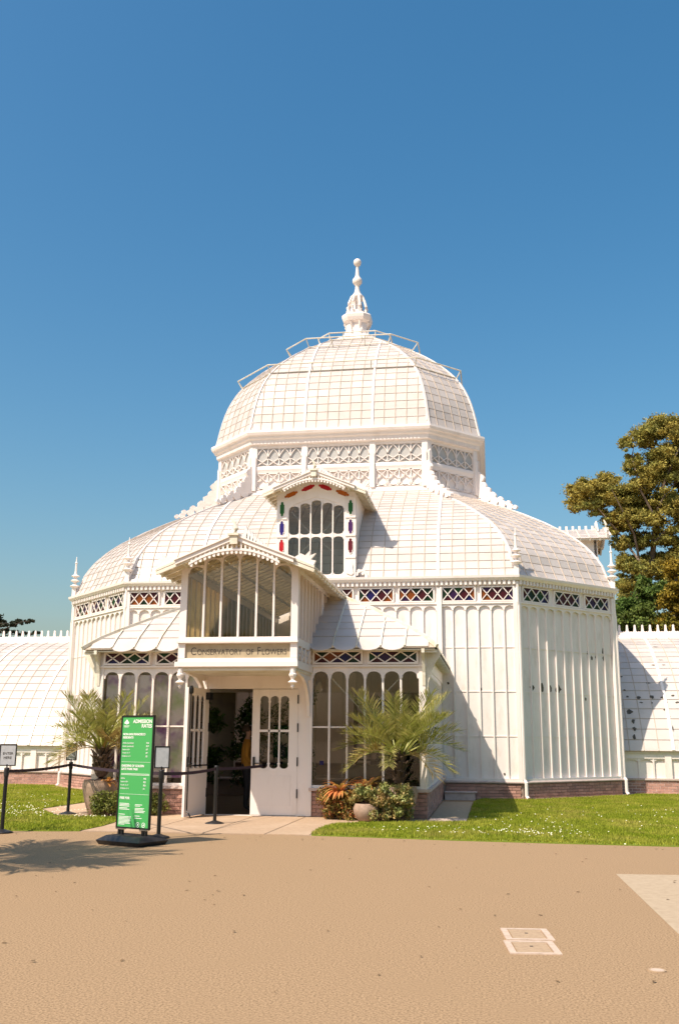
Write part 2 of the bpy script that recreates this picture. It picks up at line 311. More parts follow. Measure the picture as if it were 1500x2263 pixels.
# side and back walls (no front, so the entrance stays open)
sw = MB()
cs = corners(W1, C1, -.12); ci = corners(W1, C1, -.2)
for i in range(8):
    j = (i + 1) % 8
    if i == 7: continue
    sw.slab([cs[i], cs[j], ci[j], ci[i]][::-1], .45, 5.55)
for sg in (1, -1): sw.slab([(3.3 * sg, .1), (5.35 * sg, .1), (5.35 * sg, .2), (3.3 * sg, .2)], .45, 5.5)
sw.slab([(-3.3, .1), (3.3, .1), (3.3, .2), (-3.3, .2)], 2.72, 5.5)
WALL = sw.build('wall', 'white_paint', CON)
def wall_face(fr, cols, zsec, posts, name):
    """cols: list of s edges; each light is a whitewashed pane behind bars and a round-headed arch band"""
    bars = MB(fr); band = MB(fr)
    for a, b in zip(cols, cols[1:]):
        for z0, z1 in zip(zsec, zsec[1:]):
            t = random.uniform(-.002, .002)
            MB(fr).box((a + .008, -.11, z0 + .008), (b - .008, -.045 + t, z1 - .006)).build('wall_pane', 'wall_pane', WALL)
        band.prism(arch(a, b, 4.80, 4.99, .115, m=.022), -.04, .012)
    for a in cols[1:-1]: bars.box((a - .016, -.05, zsec[0]), (a + .016, .004, 4.82))
    for z in zsec[1:-1]: bars.box((cols[0], -.05, z - .011), (cols[-1], -.03, z + .011))
    bars.box((cols[0] - .02, -.05, zsec[0] - .03), (cols[-1] + .02, .05, zsec[0] + .03))
    bars.build('glazing_bars', 'white_paint', WALL); band.build('arch_band', 'white_paint', WALL)
    for a, w, d in posts: MB(fr).box((a - w / 2, -.06, .46), (a + w / 2, d, 5.42)).build('pilaster', 'white_paint', WALL)
ZS = [.49, 1.56, 2.69, 3.83, 4.95]
cr = [3.335 + .333 * i for i in range(7)]
wall_face(FF, cr, ZS, [(3.32, .13, .07), (5.3, .1, .06)], 'front')
wall_face(FF, [-x for x in cr[::-1]], ZS, [(-3.32, .13, .07), (-5.3, .1, .06)], 'front')
wall_face(FF, [-3.25 + 6.5 / 18 * i for i in range(19)], ZS[2:], [], 'front')
for fr in (FRt, FLf): wall_face(fr, [-1.84 + 3.68 / 11 * i for i in range(12)], ZS, [(-1.9, .1, .06), (1.9, .1, .06)], 'chamfer')
mid = MB(FF)
for k in range(-6, 7): mid.box((k * .361 - .015, -.14, .1), (k * .361 + .015, -.1, 2.7))
mid.box((-2.2, -.15, 1.85), (2.2, -.09, 1.9)); mid.build('inner_screen', 'white_paint', WALL)
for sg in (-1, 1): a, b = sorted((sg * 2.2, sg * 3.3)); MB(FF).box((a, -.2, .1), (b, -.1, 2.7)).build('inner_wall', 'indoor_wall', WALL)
# stained glass frieze
SG = ['maroon', 'maroon', 'maroon', 'dkgreen', 'purple', 'green', 'blue', 'maroon', 'orange', 'green', 'maroon', 'purple', 'dkgreen', 'blue', 'maroon', 'dkgreen', 'orange']
def frieze(fr, centres, hw, z0, z1, parent, d=.03, nx=3):
    for c in centres:
        m = MB(fr); f = .035
        m.box((c - hw - f, d - .05, z0 - f), (c + hw + f, d + .012, z0)); m.box((c - hw - f, d - .05, z1), (c + hw + f, d + .012, z1 + f))
        for sg in (-1, 1): m.box((c + sg * (hw + f / 2) - f / 2, d - .05, z0), (c + sg * (hw + f / 2) + f / 2, d + .012, z1))
        cw = 2 * hw / nx; zm = (z0 + z1) / 2
        for k in range(nx):
            a = c - hw + k * cw
            pass
        o = m.build('stained_glass_panel', 'white_paint', parent)
        l = MB()
        for k in range(nx):
            a = c - hw + k * cw
            l.bar(fr(a, d - .006, z0), fr(a + cw, d - .006, z1), .022, .022, fr.n); l.bar(fr(a, d - .006, z1), fr(a + cw, d - .006, z0), .022, .022, fr.n)
        l.build('lattice', 'white_paint', o)
        pcs = []
        for k in range(nx):
            a = c - hw + k * cw; x = a + cw / 2
            pcs += [[(a, z1), (x, zm), (a + cw, z1)], [(a, z0), (a + cw, z0), (x, zm)]]
            if k == 0: pcs.append([(a, z0), (x, zm), (a, z1)])
            if k == nx - 1: pcs.append([(a + cw, z0), (a + cw, z1), (x, zm)])
            if k < nx - 1: pcs.append([(a + cw, z0), (x + cw, zm), (a + cw, z1), (x, zm)])
        for q in pcs: MB(fr).prism(q, d - .04, d - .025).build('glass_piece', 'glass_' + random.choice(SG), o)
def nolat(): pass
FRZ = MB()
for fr, h in ((FF, W1), (FRt, HC), (FLf, HC)):
    FRZ.T = fr; FRZ.box((-h, -.08, 5.0), (h, -.012, 5.46)); FRZ.box((-h - .02, -.08, 4.97), (h + .02, .045, 5.015)); FRZ.box((-h, -.08, 4.995), (h, .02, 5.03))
FRZ.T = None; FZ = FRZ.build('frieze_band', 'white_paint', CON)
frieze(FF, [3.83, 4.855], .42, 5.06, 5.40, FZ); frieze(FF, [-3.83, -4.855], .42, 5.06, 5.40, FZ)
frieze(FF, [-2.715, -1.635, -.545, .545, 1.635, 2.715], .45, 5.06, 5.40, FZ)
for fr in (FRt, FLf): frieze(fr, [-1.24, 0, 1.24], .5, 5.06, 5.40, FZ)
# cornice, dentils, gutter
CO = ring(MB(), W1, C1, [(-.1, 5.45), (.03, 5.45), (.05, 5.56), (.13, 5.575), (.15, 5.60), (.19, 5.64), (.2, 5.70), (.1, 5.71), (-.15, 5.69)]).build('cornice', 'white_paint', CON)
de = MB()
for fr, h in ((FF, W1), (FRt, HC), (FLf, HC)):
    de.T = fr; n = int(2 * h / .125)
    for k in range(n): s = -h + (k + .5) * 2 * h / n; de.box((s - .032, .03, 5.465), (s + .032, .12, 5.57))
de.T = None; o = de.build('dentils', 'white_paint', CO); o['kind'] = 'stuff'
cor = corners(W1, C1, .04)
for i in (0, 1, 6, 7):
    x, y = cor[i]; q = MB(); q.box((x - .06, y - .06, 5.6), (x + .06, y + .06, 5.98))
    q.lathe([(.07, 5.98), (.09, 6.0), (.16, 6.05), (.05, 6.11), (.045, 6.16), (.15, 6.22), (.05, 6.28), (.04, 6.32), (.14, 6.37), (.05, 6.42), (.035, 6.5), (.028, 6.75), (.045, 6.79), (.02, 6.83), (.012, 6.96), (.004, 6.99)], (x, y, 0), 10)
    q.build('corner_finial', 'white_paint', CO)
    if i in (0, 1, 7, 6):
        sx = 1 if x > 0 else -1
        MB().tube([(x, y, 5.55), (x, y, 5.0), (x + .02 * sx, y + .02, 4.9), (x + .02 * sx, y + .02, .5), (x + .06 * sx, y - .05, .42), (x + .06 * sx, y - .05, .1), (x + .1 * sx, y - .1, .04)], .045, 8).build('downpipe', 'white_paint', CON)
def scroll(c, dirv, size, name, parent, th=.06, z=0):
    """flat carved C-scroll plate standing in the vertical plane along dirv"""
    c = Vector(c); dv = Vector((*dirv, 0)).normalized(); sd = Vector((-dv.y, dv.x, 0))
    def T(a, d, zz): q = c + dv * a * size + sd * d; return (q.x, q.y, c.z + zz * size)
    q = MB(T); pts = []
    for k in range(15):
        t = k / 14; ang = math.pi * (1.0 - 1.35 * t); rr = .55 - .18 * t
        pts.append((.55 + rr * math.cos(ang) * .9, .12 + (1 - t) * .62 + .3 * math.sin(ang * 1.3)))
    for (a, b) in zip(pts, pts[1:]):
        w = .10; dx, dz = b[0] - a[0], b[1] - a[1]; L = math.hypot(dx, dz); nx, nz = -dz / L * w, dx / L * w
        q.prism([(a[0] - nx, a[1] - nz), (b[0] - nx, b[1] - nz), (b[0] + nx, b[1] + nz), (a[0] + nx, a[1] + nz)], -th / 2 - random.uniform(0, .004), th / 2 + random.uniform(0, .004))
    for a, b, r in ((.28, .75, .17), (.95, .22, .15), (.1, .45, .13), (.62, .5, .13), (1.2, .08, .1)):
        q.prism([(a + r * math.cos(k * .7), b + r * math.sin(k * .7)) for k in range(9)], -th * .6, th * .6)
    return q.build(name, 'white_paint', parent)
for i, dv in ((0, (.4, 1)), (7, (-.4, 1)), (1, (-.9, .6)), (6, (.9, .6))):
    x, y = cor[i]; scroll((x, y, 5.62), dv, .34, 'carved_scroll', CO)
# roofs made of lapped whitewashed panes
PANES = []
def pane(key, pts, tfr, n):
    n = Vector(n).normalized(); P = [Vector(p) for p in pts]; c = sum(P, Vector()) / len(P)
    P = [c + (p - c) * max(.2, 1 - .013 / max((p - c).length, .02)) for p in P]
    lo = [p + n * (.002) for p in P]; hi = [p + n * (.010 + .008 * (1 - t)) for p, t in zip(P, tfr)]
    if n.dot((CAM - c)) < 0: vis = 0
    else:
        q = [proj(p) for p in P]; ar = abs(sum(a[0] * b[1] - b[0] * a[1] for a, b in zip(q, q[1:] + q[:1]))) / 2
        vis = ar if all(-30 < a[0] < 1530 for a in q) else 0
    PANES.append((vis, key, lo, hi))
def clip(poly, f):
    out = []
    for a, b in zip(poly, poly[1:] + poly[:1]):
        fa, fb = f(a), f(b)
        if fa >= 0: out.append(a)
        if (fa >= 0) != (fb >= 0): t = fa / (fa - fb); out.append(tuple(x + (y - x) * t for x, y in zip(a, b)))
    return out
def resample(prof, n, sc):
    P = [(k * sc, z) for k, z in prof]; L = [0]
    for a, b in zip(P, P[1:]): L.append(L[-1] + math.hypot(b[0] - a[0], b[1] - a[1]))
    out = []
    for i in range(n + 1):
        t = L[-1] * i / n; j = max(0, min(len(L) - 2, next((q for q in range(len(L) - 1) if L[q + 1] >= t - 1e-9), len(L) - 2))); f = (t - L[j]) / (L[j + 1] - L[j])
        out.append((prof[j][0] + (prof[j + 1][0] - prof[j][0]) * f, prof[j][1] + (prof[j + 1][1] - prof[j][1]) * f))
    return out
def surface(key, parent, base, u, n, D0, lv, bars, ribs, hw, barw=.03, barh=.045, pitchgap=None):
    """lv: levels (k, z); face plane at distance D0*k along n from base; bars: s positions; hw(k): half width at that level"""
    base = Vector(base); u = Vector(u); n = Vector(n); K = [a for a, _ in lv]; Z = [b for _, b in lv]
    pt = lambda s, k, z: base + n * (D0 * k) + u * s + Vector((0, 0, z))
    nr = []
    for j in range(len(lv)):
        a, b = max(0, j - 1), min(len(lv) - 1, j + 1); nr.append((n * (Z[b] - Z[a]) - Vector((0, 0, 1)) * (D0 * (K[b] - K[a]))).normalized())
    for j in range(len(lv) - 1):
        h0, h1 = hw(K[j]), hw(K[j + 1])
        for a, b in zip(bars, bars[1:]):
            poly = [(a, 0.), (b, 0.), (b, 1.), (a, 1.)]
            poly = clip(poly, lambda p: h0 + (h1 - h0) * p[1] - p[0]); poly = clip(poly, lambda p: h0 + (h1 - h0) * p[1] + p[0]) if poly else poly
            if len(poly) < 3: continue
            ar = abs(sum(p[0] * q[1] - q[0] * p[1] for p, q in zip(poly, poly[1:] + poly[:1]))) / 2
            if ar < .03: continue
            pane(key, [pt(s, K[j] + (K[j + 1] - K[j]) * t, Z[j] + (Z[j + 1] - Z[j]) * t) for s, t in poly], [t for _, t in poly], nr[j] + nr[j + 1])
    q = MB(); qb = MB()
    for s in bars[1:-1]:
        big = any(abs(s - r) < .02 for r in ribs); pts = []; nn = []
        for j in range(len(lv)):
            if abs(s) <= hw(K[j]) + 1e-6: pts.append(pt(s, K[j], Z[j])); nn.append(nr[j])
            else:
                if j and abs(s) < hw(K[j - 1]):
                    f = (hw(K[j - 1]) - abs(s)) / (hw(K[j - 1]) - hw(K[j])); pts.append(pt(s, K[j - 1] + (K[j] - K[j - 1]) * f, Z[j - 1] + (Z[j] - Z[j - 1]) * f)); nn.append(nr[j])
                break
        if len(pts) > 1: (qb if big else q).strip(pts, nn, u, .07 if big else .022, .045 if big else .03)
    if q.v: q.build('glazing_bars', 'putty', parent, kind='stuff')
    if qb.v: qb.build('roof_ribs', 'white_paint', parent, kind='stuff')
PR1 = [(1.005, 5.69), (.993, 5.92), (.983, 6.12), (.972, 6.43), (.947, 6.77), (.914, 7.11), (.87, 7.45), (.784, 7.95), (.70, 8.37), (.63, 8.67), (.57, 8.93), (.528, 9.12)]
def octroof(key, parent, w, c, prof, nrow, fbars, fribs, cbars):
    D = w + c; lv = resample(prof, nrow, D)
    surface(key, parent, (0, YC, 0), (1, 0, 0), (0, -1, 0), D, lv, fbars, fribs, lambda k: w * k)
    Dc = (2 * w + c) * S2; hc = c * S2
    surface(key, parent, (0, YC, 0), (S2, S2, 0), (S2, -S2, 0), Dc, lv, cbars, [], lambda k: hc * k)
    surface(key, parent, (0, YC, 0), (S2, -S2, 0), (-S2, -S2, 0), Dc, lv, cbars, [], lambda k: hc * k)
    # side faces, right and left
    surface(key, parent, (0, YC, 0), (0, 1, 0), (1, 0, 0), D, lv, fbars, fribs, lambda k: w * k)
    surface(key, parent, (0, YC, 0), (0, -1, 0), (-1, 0, 0), D, lv, fbars, fribs, lambda k: w * k)
    for i in range(8):
        h = MB(); pts = []; nn = []; cc = corners(w, c)[i]; out = Vector((cc[0], cc[1] - YC, 0)).normalized(); side = Vector((-out.y, out.x, 0))
        for j, (k, z) in enumerate(lv):
            pts.append((cc[0] * k, YC + (cc[1] - YC) * k, z)); a, b = lv[max(0, j - 1)], lv[min(len(lv) - 1, j + 1)]; L = math.hypot(cc[0], cc[1] - YC)
            nn.append((out * (b[1] - a[1]) - Vector((0, 0, 1)) * (L * (b[0] - a[0]))).normalized())
        h.strip(pts, nn, side, .07, .04); h.build('hip_rib', 'white_paint', parent)
    return lv
def backing(name, w, c, prof):
    q = MB(); rows = [[q.P(x, y, z) for x, y in corners(w, c, 0, k)] for k, z in prof]
    for A, B in zip(rows, rows[1:]):
        for i in range(8): j = (i + 1) % 8; q.f.append([A[i], A[j], B[j], B[i]])
    return q
MR = backing('x', W1, C1, [(k, z - .012) for k, z in PR1]).build('main_roof', 'lap_dirt', CON)
fb = [-5.4, -5.06, -4.72, -4.37, -4.02, -3.67, -3.3] + [-3.3 + 6.6 / 18 * i for i in range(1, 18)] + [3.3, 3.67, 4.02, 4.37, 4.72, 5.06, 5.4]
octroof('main', MR, W1, C1, PR1, 22, fb, [-3.3, 3.3], [-1.96 + 3.92 / 10 * i for i in range(11)])
# drum
DR = ring(MB(), W2, C2, [(-.3, 9.0), (.10, 9.0), (.12, 9.07), (.06, 9.10), (.05, 9.19), (.01, 9.2), (.0, 9.24), (-.04, 9.24), (-.05, 10.72), (-.3, 10.72)]).build('drum', 'white_paint', CON)
ring(MB(), W2, C2, [(-.05, 9.80), (.02, 9.80), (.035, 9.86), (.05, 9.90), (.05, 9.98), (.03, 10.02), (-.05, 10.03)]).build('drum_rail', 'white_paint', DR)
ring(MB(), W2, C2, [(-.05, 10.62), (.02, 10.63), (.03, 10.72), (.12, 10.75), (.14, 10.88), (.2, 10.92), (.22, 10.99), (.28, 11.02), (.31, 11.10), (.30, 11.17), (.1, 11.22), (-.2, 11.22)]).build('drum_cornice', 'white_paint', DR)
DF = Fr((0, YC - W2 - C2), (1, 0), (0, -1)); DX = W2 + C2 / 2
DRt = Fr((DX, YC - DX), (S2, S2), (S2, -S2)); DLf = Fr((-DX, YC - DX), (S2, -S2), (-S2, -S2)); DS = Fr((W2 + C2, YC), (0, 1), (1, 0)); h2 = C2 / S2 / 2
def tracery(fr, bays, posts):
    t = MB(); de = MB(fr)
    for s0, s1, n in bays:
        p = (s1 - s0) / n
        for k in range(n):
            a = s0 + k * p; b = a + p; zb, zt, zm = 10.04, 10.63, 10.29; d = .0
            MB(fr).box((a + .006, -.06, zb), (b - .006, -.03, zt)).build('drum_pane', 'drum_pane', DR)
            B = lambda q, r, w=.022: t.bar(fr(q[0], d, q[1]), fr(r[0], d, r[1]), w, .04, fr.n)
            B((a, zb), (b, zm)); B((b, zb), (a, zm)); B((a, zb), (a, zt), .03)
            og = [(a, zm), (a + .03, zm + .12), (a + p * .25, zm + .22), (a + p * .5, zt - .01), (b - p * .25, zm + .22), (b - .03, zm + .12), (b, zm)]
            for q, r in zip(og, og[1:]): B(q, r)
            zb, zt, zm = 9.26, 9.80, 9.52
            B((a, zt), (b, zm - .05)); B((b, zt), (a, zm - .05)); B((a, zb), (a, zt), .035)
            ci = [(a + p / 2 + p * .44 * math.sin(x), zb + p * .44 - p * .44 * math.cos(x)) for x in [-2.0 + .5 * y for y in range(9)]]
            for q, r in zip(ci, ci[1:]): B(q, r)
        B((s1, 9.26), (s1, 9.8), .035); B((s1, 10.04), (s1, 10.63), .03); B((s0, 9.27), (s1, 9.27), .04); B((s0, 9.79), (s1, 9.79), .04)
        for k in range(int((s1 - s0 + .15) / .12)): s = s0 - .06 + k * .12; de.box((s - .03, .03, 10.745), (s + .03, .135, 10.86))
    t.build('tracery', 'white_paint', DR); o = de.build('dentils', 'white_paint', DR); o['kind'] = 'stuff'
    for s in posts:
        MB(fr).box((s - .09, -.05, 9.2), (s + .09, .05, 10.74)).build('pilaster', 'white_paint', DR)
        MB(fr).prism([(s - .06, 9.2), (s + .06, 9.2), (s + .06, 10.33), (s, 10.42), (s - .06, 10.33)], .0, .1).build('buttress', 'white_paint', DR)
tracery(DF, [(-2.68, -1.2, 4), (-1.0, 1.0, 6), (1.2, 2.68, 4)], [-2.75, -1.1, 1.1, 2.75])
tracery(DRt, [(-.95, .95, 5)], [-1.0, 1.0]); tracery(DLf, [(-.95, .95, 5)], [-1.0, 1.0]); tracery(DS, [(-2.68, -1.2, 4), (-1.0, 1.0, 6)], [-2.75, -1.1])
for i, (x, y) in enumerate(corners(W2, C2, .05)):
    dv = (x, y - YC)
    if i in (0, 1, 6, 7, 2):
        e = Vector((*dv, 0)).normalized(); sdv = Vector((-e.y, e.x, 0)); q = MB(lambda a, d, z, x=x, y=y, e=e, sdv=sdv: tuple(Vector((x, y, z)) + e * a + sdv * d))
        for n_, (a, z, r) in enumerate(((.02, 9.92, .1), (.12, 9.78, .13), (.04, 9.6, .15), (.2, 9.5, .14), (.1, 9.3, .2), (.34, 9.28, .17), (.3, 9.08, .17), (.55, 9.12, .13), (.62, 8.92, .15), (.84, 8.95, .1), (.92, 8.78, .13), (1.14, 8.78, .09), (1.2, 8.66, .1), (1.38, 8.62, .07))):
            q.prism([(a + r * math.cos(k * .6283) * (1 + .14 * math.sin(k * 3 + n_)), z + r * math.sin(k * .6283)) for k in range(10)], -.045 - .003 * (n_ % 3), .045 + .003 * (n_ % 3))
        q.build('acanthus_scroll', 'white_paint', DR)
# dome
PR2 = [(1.03, 11.2), (1.015, 11.5), (.998, 11.92), (.973, 12.35), (.95, 12.66), (.914, 13.03), (.872, 13.36), (.80, 13.76), (.72, 14.13), (.65, 14.42), (.575, 14.69), (.46, 15.06), (.342, 15.42), (.225, 15.74)]
DM = backing('x', W2, C2, [(k, z - .012) for k, z in PR2]).build('dome', 'lap_dirt', CON)
octroof('dome', DM, W2, C2, PR2, 20, [-2.92, -2.55, -2.19, -1.83, -1.47, -1.1, -.733, -.367, 0, .367, .733, 1.1, 1.47, 1.83, 2.19, 2.55, 2.92], [-1.1, 1.1], [-1.1 + 2.2 / 6 * i for i in range(7)])
for i, (x, y) in enumerate(corners(W2, C2, .12)):
    if i in (0, 1, 2, 6, 7): scroll((x, y, 11.18), (-x, YC - y), .42, 'carved_scroll', DM, th=.06)
def rail(k, z, off, name):
    q = MB(); c = corners(W2, C2, off, k); cl = corners(W2, C2, 0, k)
    P = [Vector((x, y, z + .28)) for x, y in c]; Pl = [Vector((x, y, z)) for x, y in cl]
    for i in range(8): j = (i + 1) % 8; q.tube([P[i], P[j]], .022, 6); q.tube([Pl[i] + Vector((0, 0, .05)), Pl[j] + Vector((0, 0, .05))], .016, 6)
    for i in range(8):
        j = (i + 1) % 8; q.tube([Pl[i], P[i]], .018, 6)
        if i % 2: 
            for f in (.3, .7): q.tube([Pl[i].lerp(Pl[j], f), P[i].lerp(P[j], f)], .016, 6)
    q.build(name, 'old_paint', DM)
rail(.862, 13.42, .16, 'dome_railing'); rail(.50, 14.95, .22, 'dome_railing'); rail(.29, 15.57, .08, 'dome_railing')
fin = MB(); cc = (0, YC, 0)
ring(fin, .26, .17, [(.5, 15.6), (.52, 15.8), (.35, 15.9), (.32, 16.0), (.2, 16.08), (0, 16.12), (-.05, 16.3), (-.05, 16.66), (.06, 16.74), (.1, 16.84), (.12, 16.95), (.06, 17.02), (-.1, 17.05), (-.4, 17.06)])
FIN = fin.build('lantern_finial', 'white_paint', DM)
MB().lathe([(.30, 17.05), (.3, 17.2), (.22, 17.24), (.16, 17.3), (.15, 17.6), (.2, 17.72), (.25, 17.79), (.27, 17.84), (.2, 17.9), (.12, 18.02), (.085, 18.18), (.08, 18.31), (.14, 18.38), (.18, 18.44), (.185, 18.54), (.16, 18.6), (.1, 18.66), (.08, 18.75), (.055, 19.02), (.05, 19.12), (.10, 19.16), (.135, 19.22), (.15, 19.29), (.135, 19.36), (.08, 19.42), (.01, 19.44)], cc, 16).build('spire', 'white_paint', FIN, smooth=True)
for i in range(8):
    a = (i + .5) * math.pi / 4; e = Vector((math.cos(a), math.sin(a), 0)); b = Vector(cc)
    q = MB(); q.bar(b + e * .36 + Vector((0, 0, 17.04)), b + e * .37 + Vector((0, 0, 17.22)), .11, .11, e); q.tube([b + e * r + Vector((0, 0, z)) for r, z in ((.34, 17.2), (.38, 17.35), (.33, 17.55), (.25, 17.75), (.2, 17.84))], [.06, .055, .05, .05, .06], 6); q.build('lantern_rib', 'white_paint', FIN)
    q = MB(); q.tube([b + e * r + Vector((0, 0, z)) for r, z in ((.46, 16.1), (.44, 16.35), (.38, 16.5), (.48, 16.7))], [.07, .06, .055, .07], 6); q.build('lantern_bracket', 'white_paint', FIN)
# gables (entrance clerestory and dormers)
def gable(fr, parent, key, az, slope, ehs, bhs, df, db, dw, drop):
    """fr local frame, apex z, roof slope, eave half width, board half width, front d, back d, wall d; drop = arch geometry (half width, spring z, crown z)"""
    rf = MB(); th = .03
    for sg in (-1, 1):
        rf.T = fr
        rf.face([(0, db, az + .01), (0, df - .02, az + .01), (sg * ehs, df - .02, az + .01 - slope * ehs), (sg * ehs, db, az + .01 - slope * ehs)][::sg])
    rf.T = None; RFO = rf.build(key, 'bay_lining', parent)
    nrm = {}
    nc = max(3, int((df - db) / .3)); nrw = 6
    for sg in (-1, 1):
        N = (fr.u * sg * slope + Vector((0, 0, 1))).normalized(); q = MB()
        for i in range(nc):
            d0 = df - .03 - (df - db - .03) * i / nc; d1 = df - .03 - (df - db - .03) * (i + 1) / nc
            for j in range(nrw):
                s0 = sg * ehs * (1 - j / nrw) * 1.02; s1 = sg * ehs * (1 - (j + 1) / nrw) * 1.02
                pane('gable_' + key, [fr.V(s, d, az + .025 - slope * abs(s)) for s, d in ((s0, d0), (s0, d1), (s1, d1), (s1, d0))], [0, 0, 1, 1], N)
            q.bar(fr.V(0, d0, az + .04), fr.V(sg * ehs, d0, az + .04 - slope * ehs), .03, .04, N)
            q.bar(fr.V(0, d0, az - .03), fr.V(sg * ehs, d0, az - .03 - slope * ehs), .05, .06, N)      # rafters seen from below
        q.bar(fr.V(sg * ehs * .97, df - .03, az - slope * ehs * .97 - .02), fr.V(sg * ehs * .97, db, az - slope * ehs * .97 - .02), .05, .05)
        for f in (.33, .66): q.bar(fr.V(sg * ehs * f, df - .05, az - slope * ehs * f - .05), fr.V(sg * ehs * f, db, az - slope * ehs * f - .05), .04, .05)
        q.build('rafters', 'old_paint', RFO)
    bd = MB(fr); t = .06
    for sg in (-1, 1):
        bd.prism([(0, az + .05), (sg * bhs, az + .05 - slope * bhs), (sg * bhs, az - .03 - slope * bhs), (0, az - .03)][::sg], df - .02, df + .04)
        bd.prism([(0, az + .075), (sg * bhs * 1.02, az + .075 - slope * bhs * 1.02), (sg * bhs * 1.02, az + .05 - slope * bhs * 1.02), (0, az + .05)][::sg], df - .06, df + .07)
    bd.build('bargeboard', 'white_paint', RFO)
    hw_, zs, zc = drop; va = MB(fr); cz = lambda s: zs + (zc - zs) * (1 - (abs(s) / hw_) ** 2); n = 14
    for i in range(n):
        a = -hw_ + 2 * hw_ * i / n; b = -hw_ + 2 * hw_ * (i + 1) / n
        va.prism([(a, cz(a)), (b, cz(b)), (b, cz(b) + .045), (a, cz(a) + .045)], df - .015, df + .03)
    k = -hw_ + .05
    while k < hw_:
        top = az - slope * abs(k) - .02
        if top > cz(k) + .04: va.box((k - .018, df - .005, cz(k)), (k + .018, df + .02, top))
        va.prism([(k - .025, cz(k) + .01), (k - .025, cz(k) - .045), (k - .012, cz(k) - .062), (k + .012, cz(k) - .062), (k + .025, cz(k) - .045), (k + .025, cz(k) + .01)], df - .01, df + .02)
        k += .085
    va.build('valance', 'white_paint', RFO)
    fi = MB(); c = fr.V(0, df + .02, az); fi.box((c.x - .07, c.y - .07, az - .12), (c.x + .07, c.y + .07, az + .04)); fi.box((c.x - .1, c.y - .1, az + .04), (c.x + .1, c.y + .1, az + .075))
    fi.tube([(c.x, c.y, az + .06), (c.x + .03, c.y, az + .18), (c.x - .01, c.y, az + .3), (c.x - .05, c.y, az + .36)], [.05, .045, .03, .015], 6); fi.build('gable_finial', 'old_paint', RFO)
    # carved cresting along the rakes and acroteria at the eaves
    for sg in (-1, 1):
        cr = MB(fr)
        for i in range(7):
            s = sg * (.12 + .06 * i); z = az + .05 - slope * abs(s); hh = .3 - .035 * i
            cr.prism([(s - .04, z), (s + .04, z), (s + .05, z + hh * .6), (s + .02 * sg, z + hh), (s - .03, z + hh * .55)], df - .32, df - .27)
        cr.build('carved_cresting', 'white_paint', RFO)
        cr = MB(fr); s0 = sg * bhs; z = az + .03 - slope * bhs
        cr.prism([(s0 - sg * .1, z + .02), (s0 + sg * .34, z - .14), (s0 + sg * .4, z - .02), (s0 + sg * .3, z + .0), (s0 + sg * .4, z + .12), (s0 + sg * .28, z + .07), (s0 + sg * .3, z + .18), (s0 + sg * .2, z + .08), (s0 + sg * .12, z + .12), (s0 + sg * .02, z + .06)][::sg], df - .12, df - .05); cr.build('acroterion', 'white_paint', RFO)
    rc = MB(fr); d = df - .4; 
    while d > db + .3: rc.prism([(-.012, az + .02), (.012, az + .02), (.012, az + .16), (-.012, az + .16)], d - .06, d + .02); d -= .22
    rc.build('ridge_cresting', 'white_paint', RFO)
    return RFO
